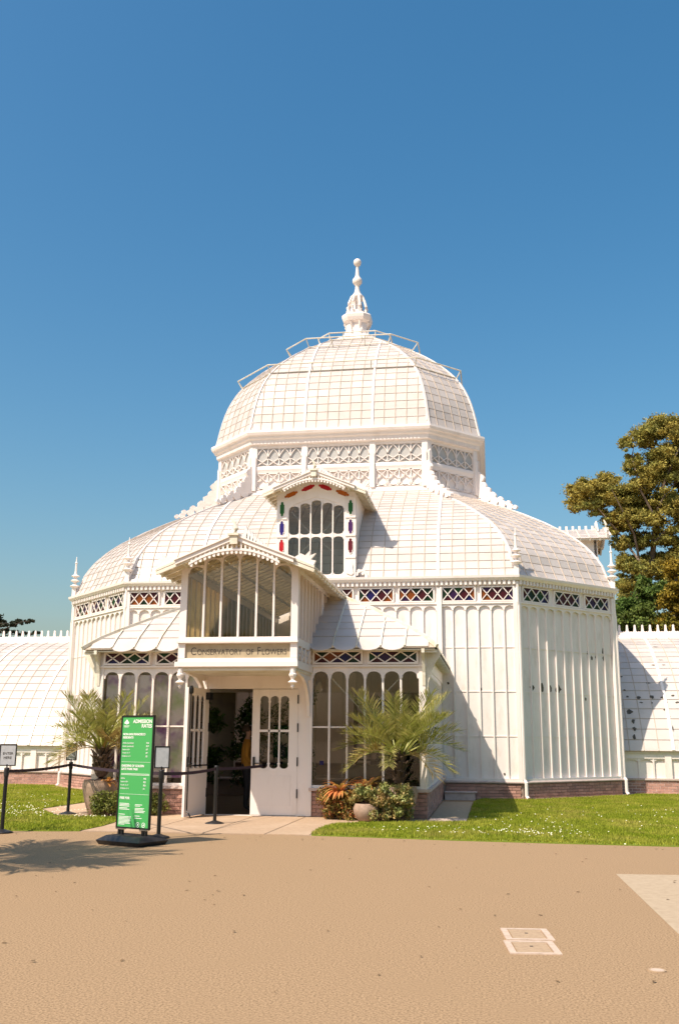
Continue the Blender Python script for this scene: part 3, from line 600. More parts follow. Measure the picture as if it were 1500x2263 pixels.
# ---- dormers
HEXC = [('orange', -.71, 8.06, 22), ('red', -.235, 8.235, 22), ('red', .245, 8.235, -22), ('orange', .73, 8.06, -22)]
def dormer(fr, big=True):
    D = .14; w = MB(fr)
    for sg in (-1, 1):
        w.prism([(sg * .77, 5.71), (sg * 1.1, 5.71), (sg * 1.1, 8.1), (sg * .77, 8.22)][::sg], D - .1, D)
    top = [(-.77, 7.66), (-.62, 7.78), (-.3, 7.9), (0, 7.99), (.3, 7.9), (.62, 7.78), (.77, 7.66)]
    w.prism(top + [(.77, 8.23), (0, 8.53), (-.77, 8.23)], D - .1, D - .002)
    w.box((-.77, D - .1, 5.71), (.77, D - .004, 5.78))
    DOM = w.build('dormer', 'white_paint', CON)
    q = MB(fr); es = [-.77 + 1.54 / 5 * i for i in range(6)]
    for i, (a, b) in enumerate(zip(es, es[1:])):
        q.prism(arch(a, b, 5.87, 5.77, .07, up=False, m=.02), D - .08, D - .015)
        q.prism(arch(a, b, 6.78, 6.885, .075, m=.02), D - .08, D - .015)
        q.prism(arch(a, b, 6.995, 6.885, .075, up=False, m=.02), D - .08, D - .017)
        zt = 7.70 + .2 * (1 - abs((a + b) / 2) / .77); q.prism(arch(a, b, zt - .1, zt + .12, .09, m=.02), D - .08, D - .03)
    for a in es[1:-1]: q.box((a - .017, D - .07, 5.8), (a + .017, D - .005, 7.72 + .2 * (1 - abs(a) / .77)))
    q.build('window_frame', 'white_paint', DOM)
    MB(fr).prism([(-.77, 5.76)] + [(.77, 5.76)] + top[::-1], D - .075, D - .068).build('window_glass', 'dark_glass', DOM)
    r = MB()
    for a, b in (((-.72, 7.6), (-.15, 6.95)), ((.72, 7.6), (.15, 6.95)), ((0, 6.85), (.72, 6.2)), ((0, 6.85), (-.72, 6.2))): r.bar(fr(a[0], D - .12, a[1]), fr(b[0], D - .12, b[1]), .018, .018, fr.n)
    r.build('tie_rods', 'white_paint', DOM)
    hexa = lambda l, h: [(-l, 0), (-l * .86, -h * .55), (-l * .62, -h * .6), (-l * .55, -h), (l * .55, -h), (l * .62, -h * .6), (l * .86, -h * .55), (l, 0), (l * .86, h * .55), (l * .62, h * .6), (l * .55, h), (-l * .55, h), (-l * .62, h * .6), (-l * .86, h * .55)]
    jobs = [(c, s, z, a, .205, .062) for c, s, z, a in HEXC] + [('green', -.955, 7.65, 90, .215, .062), ('green', .955, 7.65, 90, .215, .062), ('blue', -.955, 7.11, 90, .21, .062), ('purple', .955, 7.11, 90, .21, .062), ('red', -.955, 6.6, 90, .2, .062), ('maroon', .955, 6.58, 90, .21, .062)]
    for c, s, z, a, l, h in jobs:
        ca, sa = math.cos(R(a)), math.sin(R(a)); P = [(s + x * ca - y * sa, z + x * sa + y * ca) for x, y in hexa(l, h)]
        MB(fr).prism(P, D - .03, D + .012).build('coloured_light', 'light_' + c, DOM)
        big_ = [(s + (x * ca - y * sa) * 1.13, z + (x * sa + y * ca) * 1.1) for x, y in hexa(l, h)]; m = MB(fr)
        for i in range(len(P)): j = (i + 1) % len(P); m.prism([P[i], P[j], big_[j], big_[i]], D - .01, D + .022)
        m.build('light_surround', 'white_paint', DOM)
    for sg in (-1, 1):
        m = MB(fr)
        m.box((sg * .955 - .15, D - .012, 5.71), (sg * .955 + .15, D + .004, 8.0))
        for z in (6.26, 6.87, 7.38, 7.92): m.box((sg * .955 - .14, D - .01, z - .02), (sg * .955 + .14, D + .03, z + .02))
        m.box((sg * .955 - .15, D - .01, 5.71), (sg * .955 + .15, D + .025, 6.2)); m.prism([(sg * .955 + .07 * math.cos(k) * (1 + .4 * (k % 2)), 5.95 + .15 * math.sin(k) * (1 + .3 * (k % 2))) for k in [i * .6283 for i in range(10)]], D + .02, D + .05)
        m.build('dormer_pilaster', 'white_paint', DOM)
        k = MB(fr); k.prism([(sg * 1.02, 5.6), (sg * 1.1, 5.6), (sg * 1.1, 8.06), (sg * 1.02, 8.06)][::sg], -2.6, D - .02); k.build('cheek_wall', 'white_paint', DOM)
        p = fr.V(sg * 1.1, D - .03, 5.66); scroll(p, (fr.u * sg).to_2d(), .3, 'carved_scroll', DOM)
    gable(fr, DOM, 'dormer_roof', 8.56, .41, 1.42, 1.12, .55, -3.6, D, (.86, 8.08, 8.36))
dormer(FF); dormer(Fr((W1 + C1, YC), (0, 1), (1, 0)))
# ---- entrance porch
PY = -6.56; PW = 3.36; FP = Fr((0, PY), (1, 0), (0, -1)); FPR = Fr((PW, PY), (0, 1), (1, 0)); FPL = Fr((-PW, PY), (0, -1), (-1, 0))
POR = MB().box((-PW + .05, PY + .25, -.03), (PW - .05, -.05, -.001)).build('porch', 'mortar', CON)
for sg in (-1, 1):
    PO = MB(); a, b = sorted((sg * 1.1, sg * (PW - .02))); PO.box((a, PY + .02, 0), (b, PY + .2, .49)); a, b = sorted((sg * (PW - .2), sg * (PW - .004))); PO.box((a, PY + .03, 0), (b, 0, .49)); PO.build('porch_plinth', 'mortar', POR)
bricks(FP, 1.12, PW, .015, .49, .0, POR); bricks(FP, -PW, -1.12, .015, .49, .0, POR); bricks(FPR, .02, 6.5, .015, .49, .0, POR); bricks(FPL, -6.5, -.02, .015, .49, .0, POR)
for sg in (-1, 1):
    q = MB(); a, b = sorted((sg * 1.08, sg * (PW + .05))); q.box((a, PY - .06, .495), (b, PY + .16, .55)); a, b = sorted((sg * (PW - .16), sg * (PW + .06))); q.box((a, PY + .161, .494), (b, 0, .549)); q.build('porch_sill', 'stone_cap', POR)
def porch_win(fr, cols, zt=2.72, glass='clear_glass', film=False, diag=True):
    fm = MB(fr); z0 = .55
    for a, b in zip(cols, cols[1:]): fm.prism(arch(a, b, 2.64, 2.90, .14, m=.03), -.05, .0)
    for a in cols[1:-1]: fm.box((a - .02, -.05, z0), (a + .02, .012, 2.7))
    fm.box((cols[0], -.05, 1.685), (cols[-1], -.02, 1.715)); fm.box((cols[0], -.05, z0), (cols[-1], .0, z0 + .05))
    W = fm.build('porch_window', 'white_paint', POR)
    for a, b in zip(cols, cols[1:]):
        for zA, zB in ((z0 + .05, 1.69), (1.71, 2.8)): MB(fr).box((a, -.036, zA), (b, -.03, zB)).build('window_pane', glass, W)
    if film: MB(fr).box((cols[0] + .05, -.075, .7), (cols[-1] - .02, -.072, 2.72)).build('printed_film', 'banner_film', W)
    if diag:
        r = MB()
        for a, b in ((cols[1], cols[3]), (cols[-2], cols[-4])): r.bar(fr(a, -.08, 2.68), fr(b, -.08, 1.95), .016, .016, fr.n)
        r.build('tie_rods', 'white_paint', W)
pc = [1.11 + .3533 * i for i in range(7)]
porch_win(FP, pc, glass='clear_glass'); porch_win(FP, [-x for x in pc[::-1]], film=True)
porch_win(FPR, [.15 + .35 * i for i in range(18)], glass='wall_pane', diag=False); porch_win(FPL, [-6.1 + .35 * i for i in range(18)], glass='wall_pane', diag=False)
for sg in (-1, 1):
    q = MB(); a, b = sorted((sg * 3.23, sg * PW)); q.box((a, PY - .02, .55), (b, PY + .08, 3.25)); a, b = sorted((sg * 1.02, sg * 1.13)); q.box((a, PY - .035, .02), (b, PY + .06, 2.9))
    a, b = sorted((sg * (PW - .1), sg * (PW + .012))); q.box((a, PY + .081, .55), (b, PY + .2, 3.25))
    a, b = sorted((sg * 1.0, sg * (PW + .02))); q.box((a, PY - .01, 2.88), (b, PY + .09, 3.27)); q.box((a, PY - .05, 2.865), (b, PY + .05, 2.905))
    a, b = sorted((sg * (PW - .09), sg * (PW + .01))); q.box((a, PY + .2, 2.88), (b, 0, 3.27)); q.build('porch_frame', 'white_paint', POR)
frieze(FP, [1.63, 2.725], .465, 2.95, 3.155, POR, d=.06); frieze(FP, [-1.63, -2.725], .465, 2.95, 3.155, POR, d=.06)
for sg in (-1, 1):     # curved eave brackets
    k = MB(Fr((sg * PW, PY + .04), (sg, 0), (0, -1))); k.prism([(0, 2.3), (.03, 2.3), (.05, 2.55), (.12, 2.8), (.2, 2.95), (.3, 3.1), (.3, 3.2), (0, 3.2)], -.03, .03); k.build('eave_bracket', 'old_paint', POR)
    k = MB(Fr((sg * (PW - .03), PY), (0, -1), (sg, 0))); k.prism([(0, 2.5), (.03, 2.5), (.06, 2.75), (.15, 2.98), (.28, 3.12), (.28, 3.2), (0, 3.2)], -.03, .03); k.build('eave_bracket', 'old_paint', POR)
# porch roof: hipped, bell-cast, lapped panes with scalloped ends
PP = [(0, 3.225), (.25, 3.44), (.51, 3.61), (.96, 3.88), (1.36, 4.12), (1.73, 4.31), (2.27, 4.56), (2.5, 4.66)]
EX = 3.6; EY = PY - .29
def zin(t):
    for (a, za), (b, zb) in zip(PP, PP[1:]):
        if t <= b: return za + (zb - za) * (t - a) / (b - a)
    return PP[-1][1]
pb = MB(); lv = [(t, zin(t)) for t in [2.5 * i / 9 for i in range(10)]]
for sg in (-1, 1):
    for (t0, z0), (t1, z1) in zip(lv, lv[1:]):
        A = [(sg * 1.1, EY + t0, z0), (sg * (EX - t0), EY + t0, z0), (sg * (EX - t1), EY + t1, z1), (sg * 1.1, EY + t1, z1)]; B = [(sg * (EX - t0), EY + t0, z0), (sg * (EX - t0), .05, z0), (sg * (EX - t1), .05, z1), (sg * (EX - t1), EY + t1, z1)]
        for Q in (A, B): pb.face([(x, y, z - .01) for x, y, z in Q][::sg])
PRF = pb.build('porch_roof', 'porch_lining', POR)
for sg in (-1, 1):
    # front slope
    bars = [1.1 + .47 * i for i in range(6)]
    for j in range(9):
        (t0, z0), (t1, z1) = lv[j], lv[j + 1]
        for a, b in zip(bars, bars[1:]):
            poly = clip([(a, 0.), (b, 0.), (b, 1.), (a, 1.)], lambda p: EX - (t0 + (t1 - t0) * p[1]) - p[0])
            if len(poly) < 3 or abs(sum(p[0] * r[1] - r[0] * p[1] for p, r in zip(poly, poly[1:] + poly[:1]))) < .04: continue
            if j == 0 and len(poly) == 4: poly = [(a, 0.)] + [(a + (b - a) * f, -.35 * math.sin(math.pi * f) ** .6) for f in (.15, .35, .5, .65, .85)] + [(b, 0.), (b, 1.), (a, 1.)]
            pane('porch', [(sg * s, EY + t0 + (t1 - t0) * t, z0 + (z1 - z0) * t) for s, t in poly][::sg], [max(0, t) for _, t in poly][::sg], (0, -(z1 - z0), t1 - t0))
    q = MB()
    for s in bars[1:]:
        pts = [(sg * s, EY + t, z) for t, z in lv if EX - t >= s]; 
        if len(pts) > 1: q.strip(pts, [(0, -.5, .85)] * len(pts), (1, 0, 0), .03, .045)
    hp = [(sg * (EX - t), EY + t, z) for t, z in lv]; q.strip(hp, [(sg * .4, -.4, .8)] * len(hp), Vector((S2, S2 * sg, 0)), .06, .06)
    # side slope
    for yb in range(1, 14):
        y = EY + .47 * yb
        pts = [(sg * (EX - t), y, z) for t, z in lv if EY + t <= y]
        if len(pts) > 1: q.strip(pts, [(sg * .5, 0, .85)] * len(pts), (0, 1, 0), .03, .045)
    q.build('glazing_bars', 'old_paint', PRF, kind='stuff')
    for j in range(9):
        (t0, z0), (t1, z1) = lv[j], lv[j + 1]
        for k in range(14):
            a = EY + .47 * k; b = min(a + .47, .03)
            poly = clip([(a, 0.), (b, 0.), (b, 1.), (a, 1.)], lambda p: p[0] - EY - (t0 + (t1 - t0) * p[1]))
            if len(poly) < 3: continue
            pane('porch', [(sg * (EX - t0 - (t1 - t0) * t), y, z0 + (z1 - z0) * t) for y, t in poly][::-sg], [t for _, t in poly][::-sg], (sg * (z1 - z0), 0, t1 - t0))
    so_ = MB(); so_.box(*[(min(sg * 3.3, sg * 3.56), EY + .05, 3.17), (max(sg * 3.3, sg * 3.56), 0, 3.2)])
    for k in range(26): y = EY + .1 + k * .25; so_.bar((sg * 3.35, y, 3.15), (sg * 3.6, y, 3.15), .05, .05)
    so_.build('eave_soffit', 'old_paint', PRF)
for sg in (-1, 1):
    a, b = sorted((sg * 1.15, sg * 3.5)); MB().box((a, EY + .04, 3.17), (b, PY - .012, 3.195)).build('eave_soffit', 'old_paint', PRF)
# ---- entrance clerestory bay above the door
BY = -8.21; FB = Fr((0, BY), (1, 0), (0, -1)); BW = 1.13
b_ = MB()
b_.box((-BW, BY - .06, 2.74), (BW, BY + .06, 2.83)); b_.box((-BW - .03, BY - .11, 2.76), (BW + .03, BY + .05, 2.85))
b_.box((-BW, BY - .01, 2.851), (BW, BY + .08, 2.92)); b_.box((-BW, BY - .01, 3.19), (BW, BY + .08, 3.31))
b_.box((-BW - .02, BY - .07, 3.20), (BW + .02, BY + .05, 3.235))
for sg in (-1, 1):
    a, b = sorted((sg * 1.0, sg * BW)); b_.box((a, BY - .015, 2.92), (b, BY + .1, 3.19)); b_.box((a, BY - .005, 3.31), (b, BY + .1, 4.72))
BAY = b_.build('entrance_bay', 'white_paint', CON)
MB().box((-1.0, BY + .03, 2.92), (1.0, BY + .06, 3.19)).build('name_board', 'sign_board', BAY)
nb = [('C', .185, 0), ('ONSERVATORY OF ', .142, 0), ('F', .185, 0), ('LOWERS', .142, 0)]
NBT = [('C', -.90, .2), ('ONSERVATORY', -.775, .148), ('OF', .155, .148), ('F', .365, .2), ('LOWERS', .455, .148)]
for tx, x, sz in NBT: text(tx, sz, 'ink', BAY, (x, BY + .026, 2.985), (1, 0, 0), (0, 0, 1), off=-.0012, width=.81, space=1.02)
gl = MB(FB); cols = [-1.0, -.67, -.34, .0, .34, .67, 1.0]; tz = [4.52, 4.66, 4.74, 4.74, 4.66, 4.52]
for i, (a, b) in enumerate(zip(cols, cols[1:])): gl.prism(arch(a, b, tz[i], 4.98 - .38 * max(abs(a), abs(b)) + .08, .13, m=.02), -.06, -.012)
for a in cols[1:-1]: gl.tube([FB(a, 0, 3.3), FB(a, 0, 4.75)], .0, 4) if False else gl.box((a - .018, -.05, 3.3), (a + .018, .015, 4.78))
GW = gl.build('clerestory_frame', 'white_paint', BAY)
for a, b in zip(cols, cols[1:]): MB(FB).box((a, -.045, 3.31), (b, -.038, 4.8)).build('window_pane', 'clear_glass', GW)
sd = MB()
for sg in (-1, 1):
    fr = Fr((sg * BW, BY), (0, 1), (sg, 0)); sd.T = fr
    sd.box((.1, -.1, 2.74), (1.66, 0, 2.88)); sd.box((.1, -.1, 3.16), (8.0, -.01, 3.3))
    for k in range(4): s = .12 + k * .4; sd.box((s - .02, -.08, 2.88), (s + .02, 0, 3.16))
    for k in range(24): s = .1 + k * .34; sd.box((s - .018, -.07, 3.3), (s + .018, .012, 4.56))
    sd.box((.05, -.09, 4.5), (8.1, .015, 4.68)); sd.box((2.5, -.09, 3.28), (2.62, .03, 4.5)); sd.box((5.2, -.09, 3.28), (5.32, .03, 4.5))
sd.T = None; sd.build('bay_side_frame', 'white_paint', BAY)
for sg in (-1, 1):
    fr = Fr((sg * BW, BY), (0, 1), (sg, 0))
    for k in range(23): s = .1 + k * .34; MB(fr).box((s + .02, -.06, 3.29), (s + .32, -.05, 4.52)).build('side_pane', 'bay_lining', BAY)
    l = MB()
    for k in range(4):
        a = .14 + k * .4
        for p, q2 in (((a, 2.88), (a + .36, 3.16)), ((a, 3.16), (a + .36, 2.88))): l.bar(fr(p[0], -.03, p[1]), fr(q2[0], -.03, q2[1]), .03, .04, fr.n)
    l.build('lattice', 'white_paint', BAY)
gable(FB, BAY, 'bay_roof', 5.09, .40, 1.5, 1.12, .42, -8.15, 0, (.86, 4.60, 4.86))
sf = MB(); sf.box((-BW + .02, BY - .04, 2.69), (BW - .02, PY + .02, 2.735)); sf.build('bay_soffit', 'old_paint', BAY)
for sg in (-1, 1):
    MB().lathe([(.055, 0), (.055, -.1), (.075, -.12), (.07, -.15), (.035, -.2), (.03, -.22), (.07, -.245), (.09, -.265), (.05, -.29), (.025, -.31), (.035, -.34), (.01, -.38)][::-1], (sg * 1.06, BY - .03, 2.74), 10).build('pendant', 'white_paint', BAY)
    k = MB(Fr((sg * 1.06, PY - .03), (0, -1), (sg, 0))); k.prism([(0, 1.9), (.05, 1.9), (.08, 2.1), (.2, 2.32), (.42, 2.5), (.75, 2.62), (1.3, 2.67), (1.3, 2.73), (0, 2.73), (0, 2.6), (.3, 2.58), (.12, 2.42), (.05, 2.3), (0, 2.25)], -.03, .03); k.build('curved_bracket', 'white_paint', BAY)
# ---- door surround and doors
q = MB(FP); q.box((-1.03, -.08, 2.44), (1.03, .005, 2.70)); q.box((.83, -.06, .02), (1.02, .0, 2.44)); q.box((-1.03, -.06, .02), (-.99, .0, 2.44)); q.box((-1.0, -.08, .001), (.86, .02, .02))
DS_ = q.build('door_surround', 'white_paint', POR)
def door(fr, w, parent, dx=0):
    """leaf w wide; three round-headed lights in two tiers over a solid panel"""
    f = MB(fr); t = .045; z0, z1 = .03, 2.43
    f.box((0, -t, z0), (w, 0, .86)); 
    xs = [.17, .17 + .19, .17 + .215 + .0, 0]
    L = [(.155 + k * .205, .155 + k * .205 + .175) for k in range(3)]
    f.box((0, -t, .86), (L[0][0], 0, z1)); f.box((L[2][1], -t, .86), (w, 0, z1)); f.box((L[0][0], -t, 1.60), (L[2][1], -.003, 1.645))
    for k in range(2): f.box((L[k][1], -t, .86), (L[k + 1][0], -.003, z1))
    for a, b in L:
        f.prism(arch(a, b, 2.2, z1, .1, m=.0), -t + .001, -.001); f.prism(arch(a, b, .98, .86, .08, up=False, m=.0), -t + .001, -.001)
        f.box((a, -t, 2.17), (a + .012, -.001, 2.2)); f.box((b - .012, -t, 2.17), (b, -.001, 2.2)); f.box((a, -t, .98), (a + .012, -.001, 1.01)); f.box((b - .012, -t, .98), (b, -.001, 1.01))
    f.box((.13, 0, .2), (w - .13, .006, .78))
    o = f.build('door', 'white_paint', parent)
    for a, b in L: MB(fr).box((a - .01, -.026, .88), (b + .01, -.021, 2.35)).build('door_pane', 'dark_glass', o)
    h = MB(fr); h.box((.035, 0, .94), (.075, .03, 1.12)); h.tube([fr(.05, .0, 1.0), fr(.05, .07, 1.0), fr(.16, .07, 1.0)], .011, 6) if False else h.box((.05, .03, .99), (.17, .055, 1.01)); h.build('door_handle', 'black_metal', o)
    hg = [];
    for z in (.35, .95, 1.6, 2.15): MB(fr).box((w - .01, -.02, z), (w + .012, .014, z + .17)).build('hinge', 'black_metal', o)
    return o
door(Fr((-.08, PY - .01), (1, 0), (0, -1)), .92, POR)
LF = Fr((-1.125, PY - .92), (.164, .9865), (.9865, -.164)); lo_ = door(LF, .92, POR)
q = MB(); q.tube([LF(.045, .035, .12), LF(.045, .035, 2.3)], .013, 6); q.build('door_rod', 'black_metal', lo_)
q = MB(); c = LF(.045, .035, 2.3); q.lathe([(.02, 0), (.045, .03), (.048, .1), (.025, .16)], c, 8); q.build('latch_case', 'black_metal', lo_)
q = MB(); q.tube([LF(.03, .05, 1.0), LF(.12, .06, .96), LF(.82, .06, .96)], .016, 6); q.box((-1, 0, 0), (-.999, .001, .001)) if False else None; q.build('panic_bar', 'black_metal', lo_)
q = MB(); q.tube([LF(.03, .03, .14), LF(.02, .09, .1), LF(.03, .12, .03)], .014, 6); q.build('door_stop', 'black_metal', lo_)
MB(LF).box((.76, 0, 2.22), (.9, .09, 2.36)).build('door_closer', 'black_metal', lo_)
MB(FP).box((1.28, -.025, .98), (1.36, -.02, 1.06)).build('window_sticker', 'glass_blue', POR)
# interior floor and far screens, so the open door looks into a real room
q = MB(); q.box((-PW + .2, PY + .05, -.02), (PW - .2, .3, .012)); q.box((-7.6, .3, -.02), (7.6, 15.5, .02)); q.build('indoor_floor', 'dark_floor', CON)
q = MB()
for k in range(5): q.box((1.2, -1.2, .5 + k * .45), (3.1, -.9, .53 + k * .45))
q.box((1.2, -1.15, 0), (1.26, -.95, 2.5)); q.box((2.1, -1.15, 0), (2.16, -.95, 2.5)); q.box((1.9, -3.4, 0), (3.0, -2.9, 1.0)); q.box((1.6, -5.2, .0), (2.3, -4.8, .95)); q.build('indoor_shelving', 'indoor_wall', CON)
# ---- wings
WY, WR, WG = 3.6, 8.1, 1.18
bz = lambda t: ((1 - t) ** 2 * 3.48 + 2 * t * (1 - t) * 4.75 + t * t * 7.75, (1 - t) ** 2 * WG + 2 * t * (1 - t) * 4.05 + t * t * 4.78)
for sg in (1, -1):
    x0, x1 = 8.0, 22.0
    X = lambda a, b: sorted((sg * a, sg * b))
    q = MB(); a, b = X(x0, x1); q.box((a, WY, 0), (b, WY + .25, .40)); q.box((a, WY + .05, .4), (b, WY + .2, WG)); WG_ = q.build('wing', 'white_paint', CON); MB().box((a, 12.5, 0), (b, 12.7, WG)).build('rear_wall', 'white_paint', WG_)
    fr = Fr((0, WY), (1, 0), (0, -1)); bricks(fr, *X(8.15, 16), .01, .39, .01, WG_)
    q = MB(); q.box((a, WY - .05, .39), (b, WY + .1, .44)); q.build('stone_coping', 'stone_cap', WG_)
    q = MB(); q.box((a, WY - .06, WG - .06), (b, WY + .15, WG + .03)); q.box((a, WY - .02, WG - .2), (b, WY + .1, WG - .061))
    k = 0; s = 8.3
    while s < 18:
        big = k % 6 == 3; w = .09 if big else .022; c = X(s - w, s + w); q.box((c[0], WY - (.04 if big else .01), .44), (c[1], WY + .06, WG - .2 if not big else WG - .1)); s += .4; k += 1
    s = 8.3
    while s < 18:
        c = X(s, s + .4); q.T = fr; q.prism(arch(c[0], c[1], .86, WG - .19, .09, m=.02), -.06, -.005); q.T = None; s += .4
    q.build('wing_wall_frame', 'white_paint', WG_)
    n = 17; lv = [bz(t) for t in [i / 40 for i in range(41)]]; L = [0]
    for p, r in zip(lv, lv[1:]): L.append(L[-1] + math.hypot(r[0] - p[0], r[1] - p[1]))
    pl_ = [(float(np.interp(L[-1] * i / n, L, [p[0] for p in lv])), float(np.interp(L[-1] * i / n, L, [p[1] for p in lv]))) for i in range(n + 1)]
    q = MB(); f = MB(); f2 = MB()
    for (y0, z0), (y1, z1) in zip(pl_, pl_[1:]):
        q.face([(a, y0, z0 - .01), (b, y0, z0 - .01), (b, y1, z1 - .01), (a, y1, z1 - .01)]); q.face([(b, 16.2 - y0, z0 - .01), (a, 16.2 - y0, z0 - .01), (a, 16.2 - y1, z1 - .01), (b, 16.2 - y1, z1 - .01)])
    RW = q.build('wing_roof', 'lap_dirt', WG_)
    for k in range(22):
        c = X(8.05 + .4 * k, 8.05 + .4 * (k + 1))
        for (y0, z0), (y1, z1) in zip(pl_, pl_[1:]): pane('wing%d' % sg, [(c[0], y0, z0), (c[1], y0, z0), (c[1], y1, z1), (c[0], y1, z1)], [0, 0, 1, 1], (0, -(z1 - z0), y1 - y0))
        big = k % 6 == 4; (f2 if big else f).strip([(sg * (8.05 + .4 * k), y, z) for y, z in pl_], [(0, -.6, .8)] * len(pl_), (1, 0, 0), .08 if big else .02, .05 if big else .03)
    f.build('glazing_bars', 'putty', RW, kind='stuff'); f2.build('roof_ribs', 'white_paint', RW, kind='stuff')
    q = MB(); q.box((a, 7.7, 4.74), (b, 8.5, 4.82)); q.box((a, 7.78, 4.82), (b, 8.42, 4.9)); q.box((a, 7.9, 4.9), (b, 8.3, 4.99)); q.build('ridge_cap', 'white_paint', RW)
    cr = MB(Fr((0, 8.1), (1, 0), (0, -1))); s = 8.2
    while s < 20:
        c = sg * s; cr.prism([(c - .125, 4.98), (c + .125, 4.98), (c + .125, 5.05), (c + .085, 5.03), (c + .045, 5.06), (c + .032, 5.2), (c + .035, 5.24), (c, 5.28), (c - .035, 5.24), (c - .032, 5.2), (c - .045, 5.06), (c - .085, 5.03), (c - .125, 5.05)], -.02, .02); s += .25
    cr.build('ridge_cresting', 'white_paint', RW)
# ---- emit panes: the 300 that show largest one by one, the rest joined per roof
HOLD = {o.name: o for o in CON.children_recursive}
par = {'main': MR, 'dome': DM, 'porch': PRF}
ws = [o for o in CON.children_recursive if o.name.startswith('wing_roof')]
for o in ws: par['wing1' if (o.matrix_world.translation.x if False else ORG[o.name].x) > 0 else 'wing-1'] = o
gr = [o for o in CON.children_recursive if o.name.startswith(('dormer_roof', 'bay_roof'))]
for o in gr: par.setdefault('gable_' + o.name.split('.')[0], o)
PANES.sort(key=lambda p: -p[0]); rest = {}
def addpane(q, lo, hi):
    n = len(lo); a = [q.P(*p) for p in lo]; b = [q.P(*p) for p in hi]; q.f.append(a[::-1]); q.f.append(b)
    for i in range(n): j = (i + 1) % n; q.f.append([a[i], a[j], b[j], b[i]])
for i, (vis, key, lo, hi) in enumerate(PANES):
    if i < 300: q = MB(); addpane(q, lo, hi); q.build('roof_pane', 'bay_pane' if 'bay' in key else 'roof_pane', par[key])
    else: addpane(rest.setdefault(key, MB()), lo, hi)
for key, q in rest.items(): q.build('roof_panes', 'bay_pane' if 'bay' in key else 'roof_pane', par[key], kind='stuff')
# peeled paint on the shaded chamfer and the wing beside it
def peel(fr, s, z, w, h, parent, d=-.038):
    n = 9; MB(fr).prism([(s + 1.35 * w * math.cos(6.283 * k / n) * random.uniform(.5, 1.1), z + 1.35 * h * math.sin(6.283 * k / n) * random.uniform(.5, 1.1)) for k in range(n)], d - .01, d).build('peeled_patch', 'peeled', parent)
for s, z, w, h in ((-1.46, 2.79, .07, .07), (-1.44, 2.83, .08, .04), (-1.07, 2.81, .06, .1), (-.75, 2.79, .06, .07), (-.44, 2.79, .09, .09), (-.5, 2.77, .05, .06), (.82, 3.82, .03, .04), (.99, 3.7, .035, .05), (1.16, 3.73, .03, .03), (1.5, 3.9, .05, .11), (1.49, 3.71, .035, .05), (.65, 2.57, .025, .035)): peel(FRt, s, z, w, h, WALL)
for s, z in ((4.36, 2.75), (4.9, .62), (3.52, 2.9)): peel(FF, s, z, .025, .035, WALL)
def wpt(u, v):      # pixel onto the right wing roof
    d = pix(u, v); best = None
    for (y0, z0), (y1, z1) in zip(pl_, pl_[1:]):
        for f in (0, .25, .5, .75):
            y = y0 + (y1 - y0) * f; z = z0 + (z1 - z0) * f; p = CAM + d * ((y - CAM.y) / d.y); e = abs(p.z - z)
            if best is None or e < best[0]: best = (e, p, Vector((0, -(z1 - z0), y1 - y0)).normalized())
    return best[1], best[2]
zz = lambda x, y: (1330 + x / 5.388, 1360 + y / 5.388)
PL = [(320, 1158, 45, 26), (212, 1080, 20, 22), (228, 1255, 18, 24), (365, 1265, 30, 25), (380, 1355, 22, 22), (380, 1455, 20, 30), (425, 985, 35, 18), (585, 980, 35, 20), (300, 975, 25, 12), (720, 985, 28, 16), (840, 965, 28, 10), (885, 1045, 30, 12), (755, 1040, 25, 10), (460, 1045, 30, 8), (590, 1050, 10, 12), (545, 815, 28, 10), (265, 900, 15, 10), (630, 383, 36, 5), (605, 600, 34, 5), (730, 600, 30, 4), (790, 1215, 20, 8), (735, 1130, 10, 14), (835, 1345, 8, 22), (225, 740, 20, 8), (690, 540, 30, 4)]
pq = MB()
for x, y, w, h in PL:
    p, n = wpt(*zz(x, y)); up = Vector((1, 0, 0)).cross(n) * -1; up = n.cross(Vector((1, 0, 0))); k = 9; sc = 1 / 5.388 / 72
    pts = [p + n * .036 + Vector((1, 0, 0)) * (w * sc * math.cos(6.283 * i / k) * random.uniform(.45, 1.15)) + up * (h * 1.5 * sc * math.sin(6.283 * i / k) * random.uniform(.45, 1.15)) for i in range(k)]
    pq.face(pts)
pq.build('peeled_patches', 'peeled', par['wing1'], kind='stuff')
# ------------------------------------------------------------------ things on the plaza
def cover(cx, cy, rot, label):
    t = empty('utility_cover', (cx, cy, 0), label, 'utility cover')
    c, s = math.cos(rot), math.sin(rot); T = lambda x, y, z: (cx + x * c - y * s, cy + x * s + y * c, z)
    q = MB(T); a, b, i, j = .185, .225, .125, .185
    q.slab([(-a, -b), (a, -b), (a, -j), (-a, -j)], -.02, .009); q.slab([(-a, j), (a, j), (a, b), (-a, b)], -.02, .009); q.slab([(-a, -j), (-i - .012, -j), (-i - .012, j), (-a, j)], -.02, .009); q.slab([(i + .012, -j), (a, -j), (a, j), (i + .012, j)], -.02, .009); q.build('rim', 'cover_rim', t)
    MB(T).slab([(-i, -j + .006), (i, -j + .006), (i, j - .006), (-i, j - .006)], -.02, .006).build('lid', 'cover_lid', t)
    MB(T).slab([(-.012, .02), (.012, .02), (.012, .05), (-.012, .05)], 0, .0075).build('lifting_slot', 'ink', t)
cover(4.84, -17.47, .1, 'concrete box cover with a dark tan lid, in the plaza'); cover(4.86, -17.97, .1, 'concrete box cover with a pale lid, paired in the plaza')
t = empty('survey_disc', (5.66, -18.55, 0), 'small round metal disc set flush in the plaza', 'ground disc')
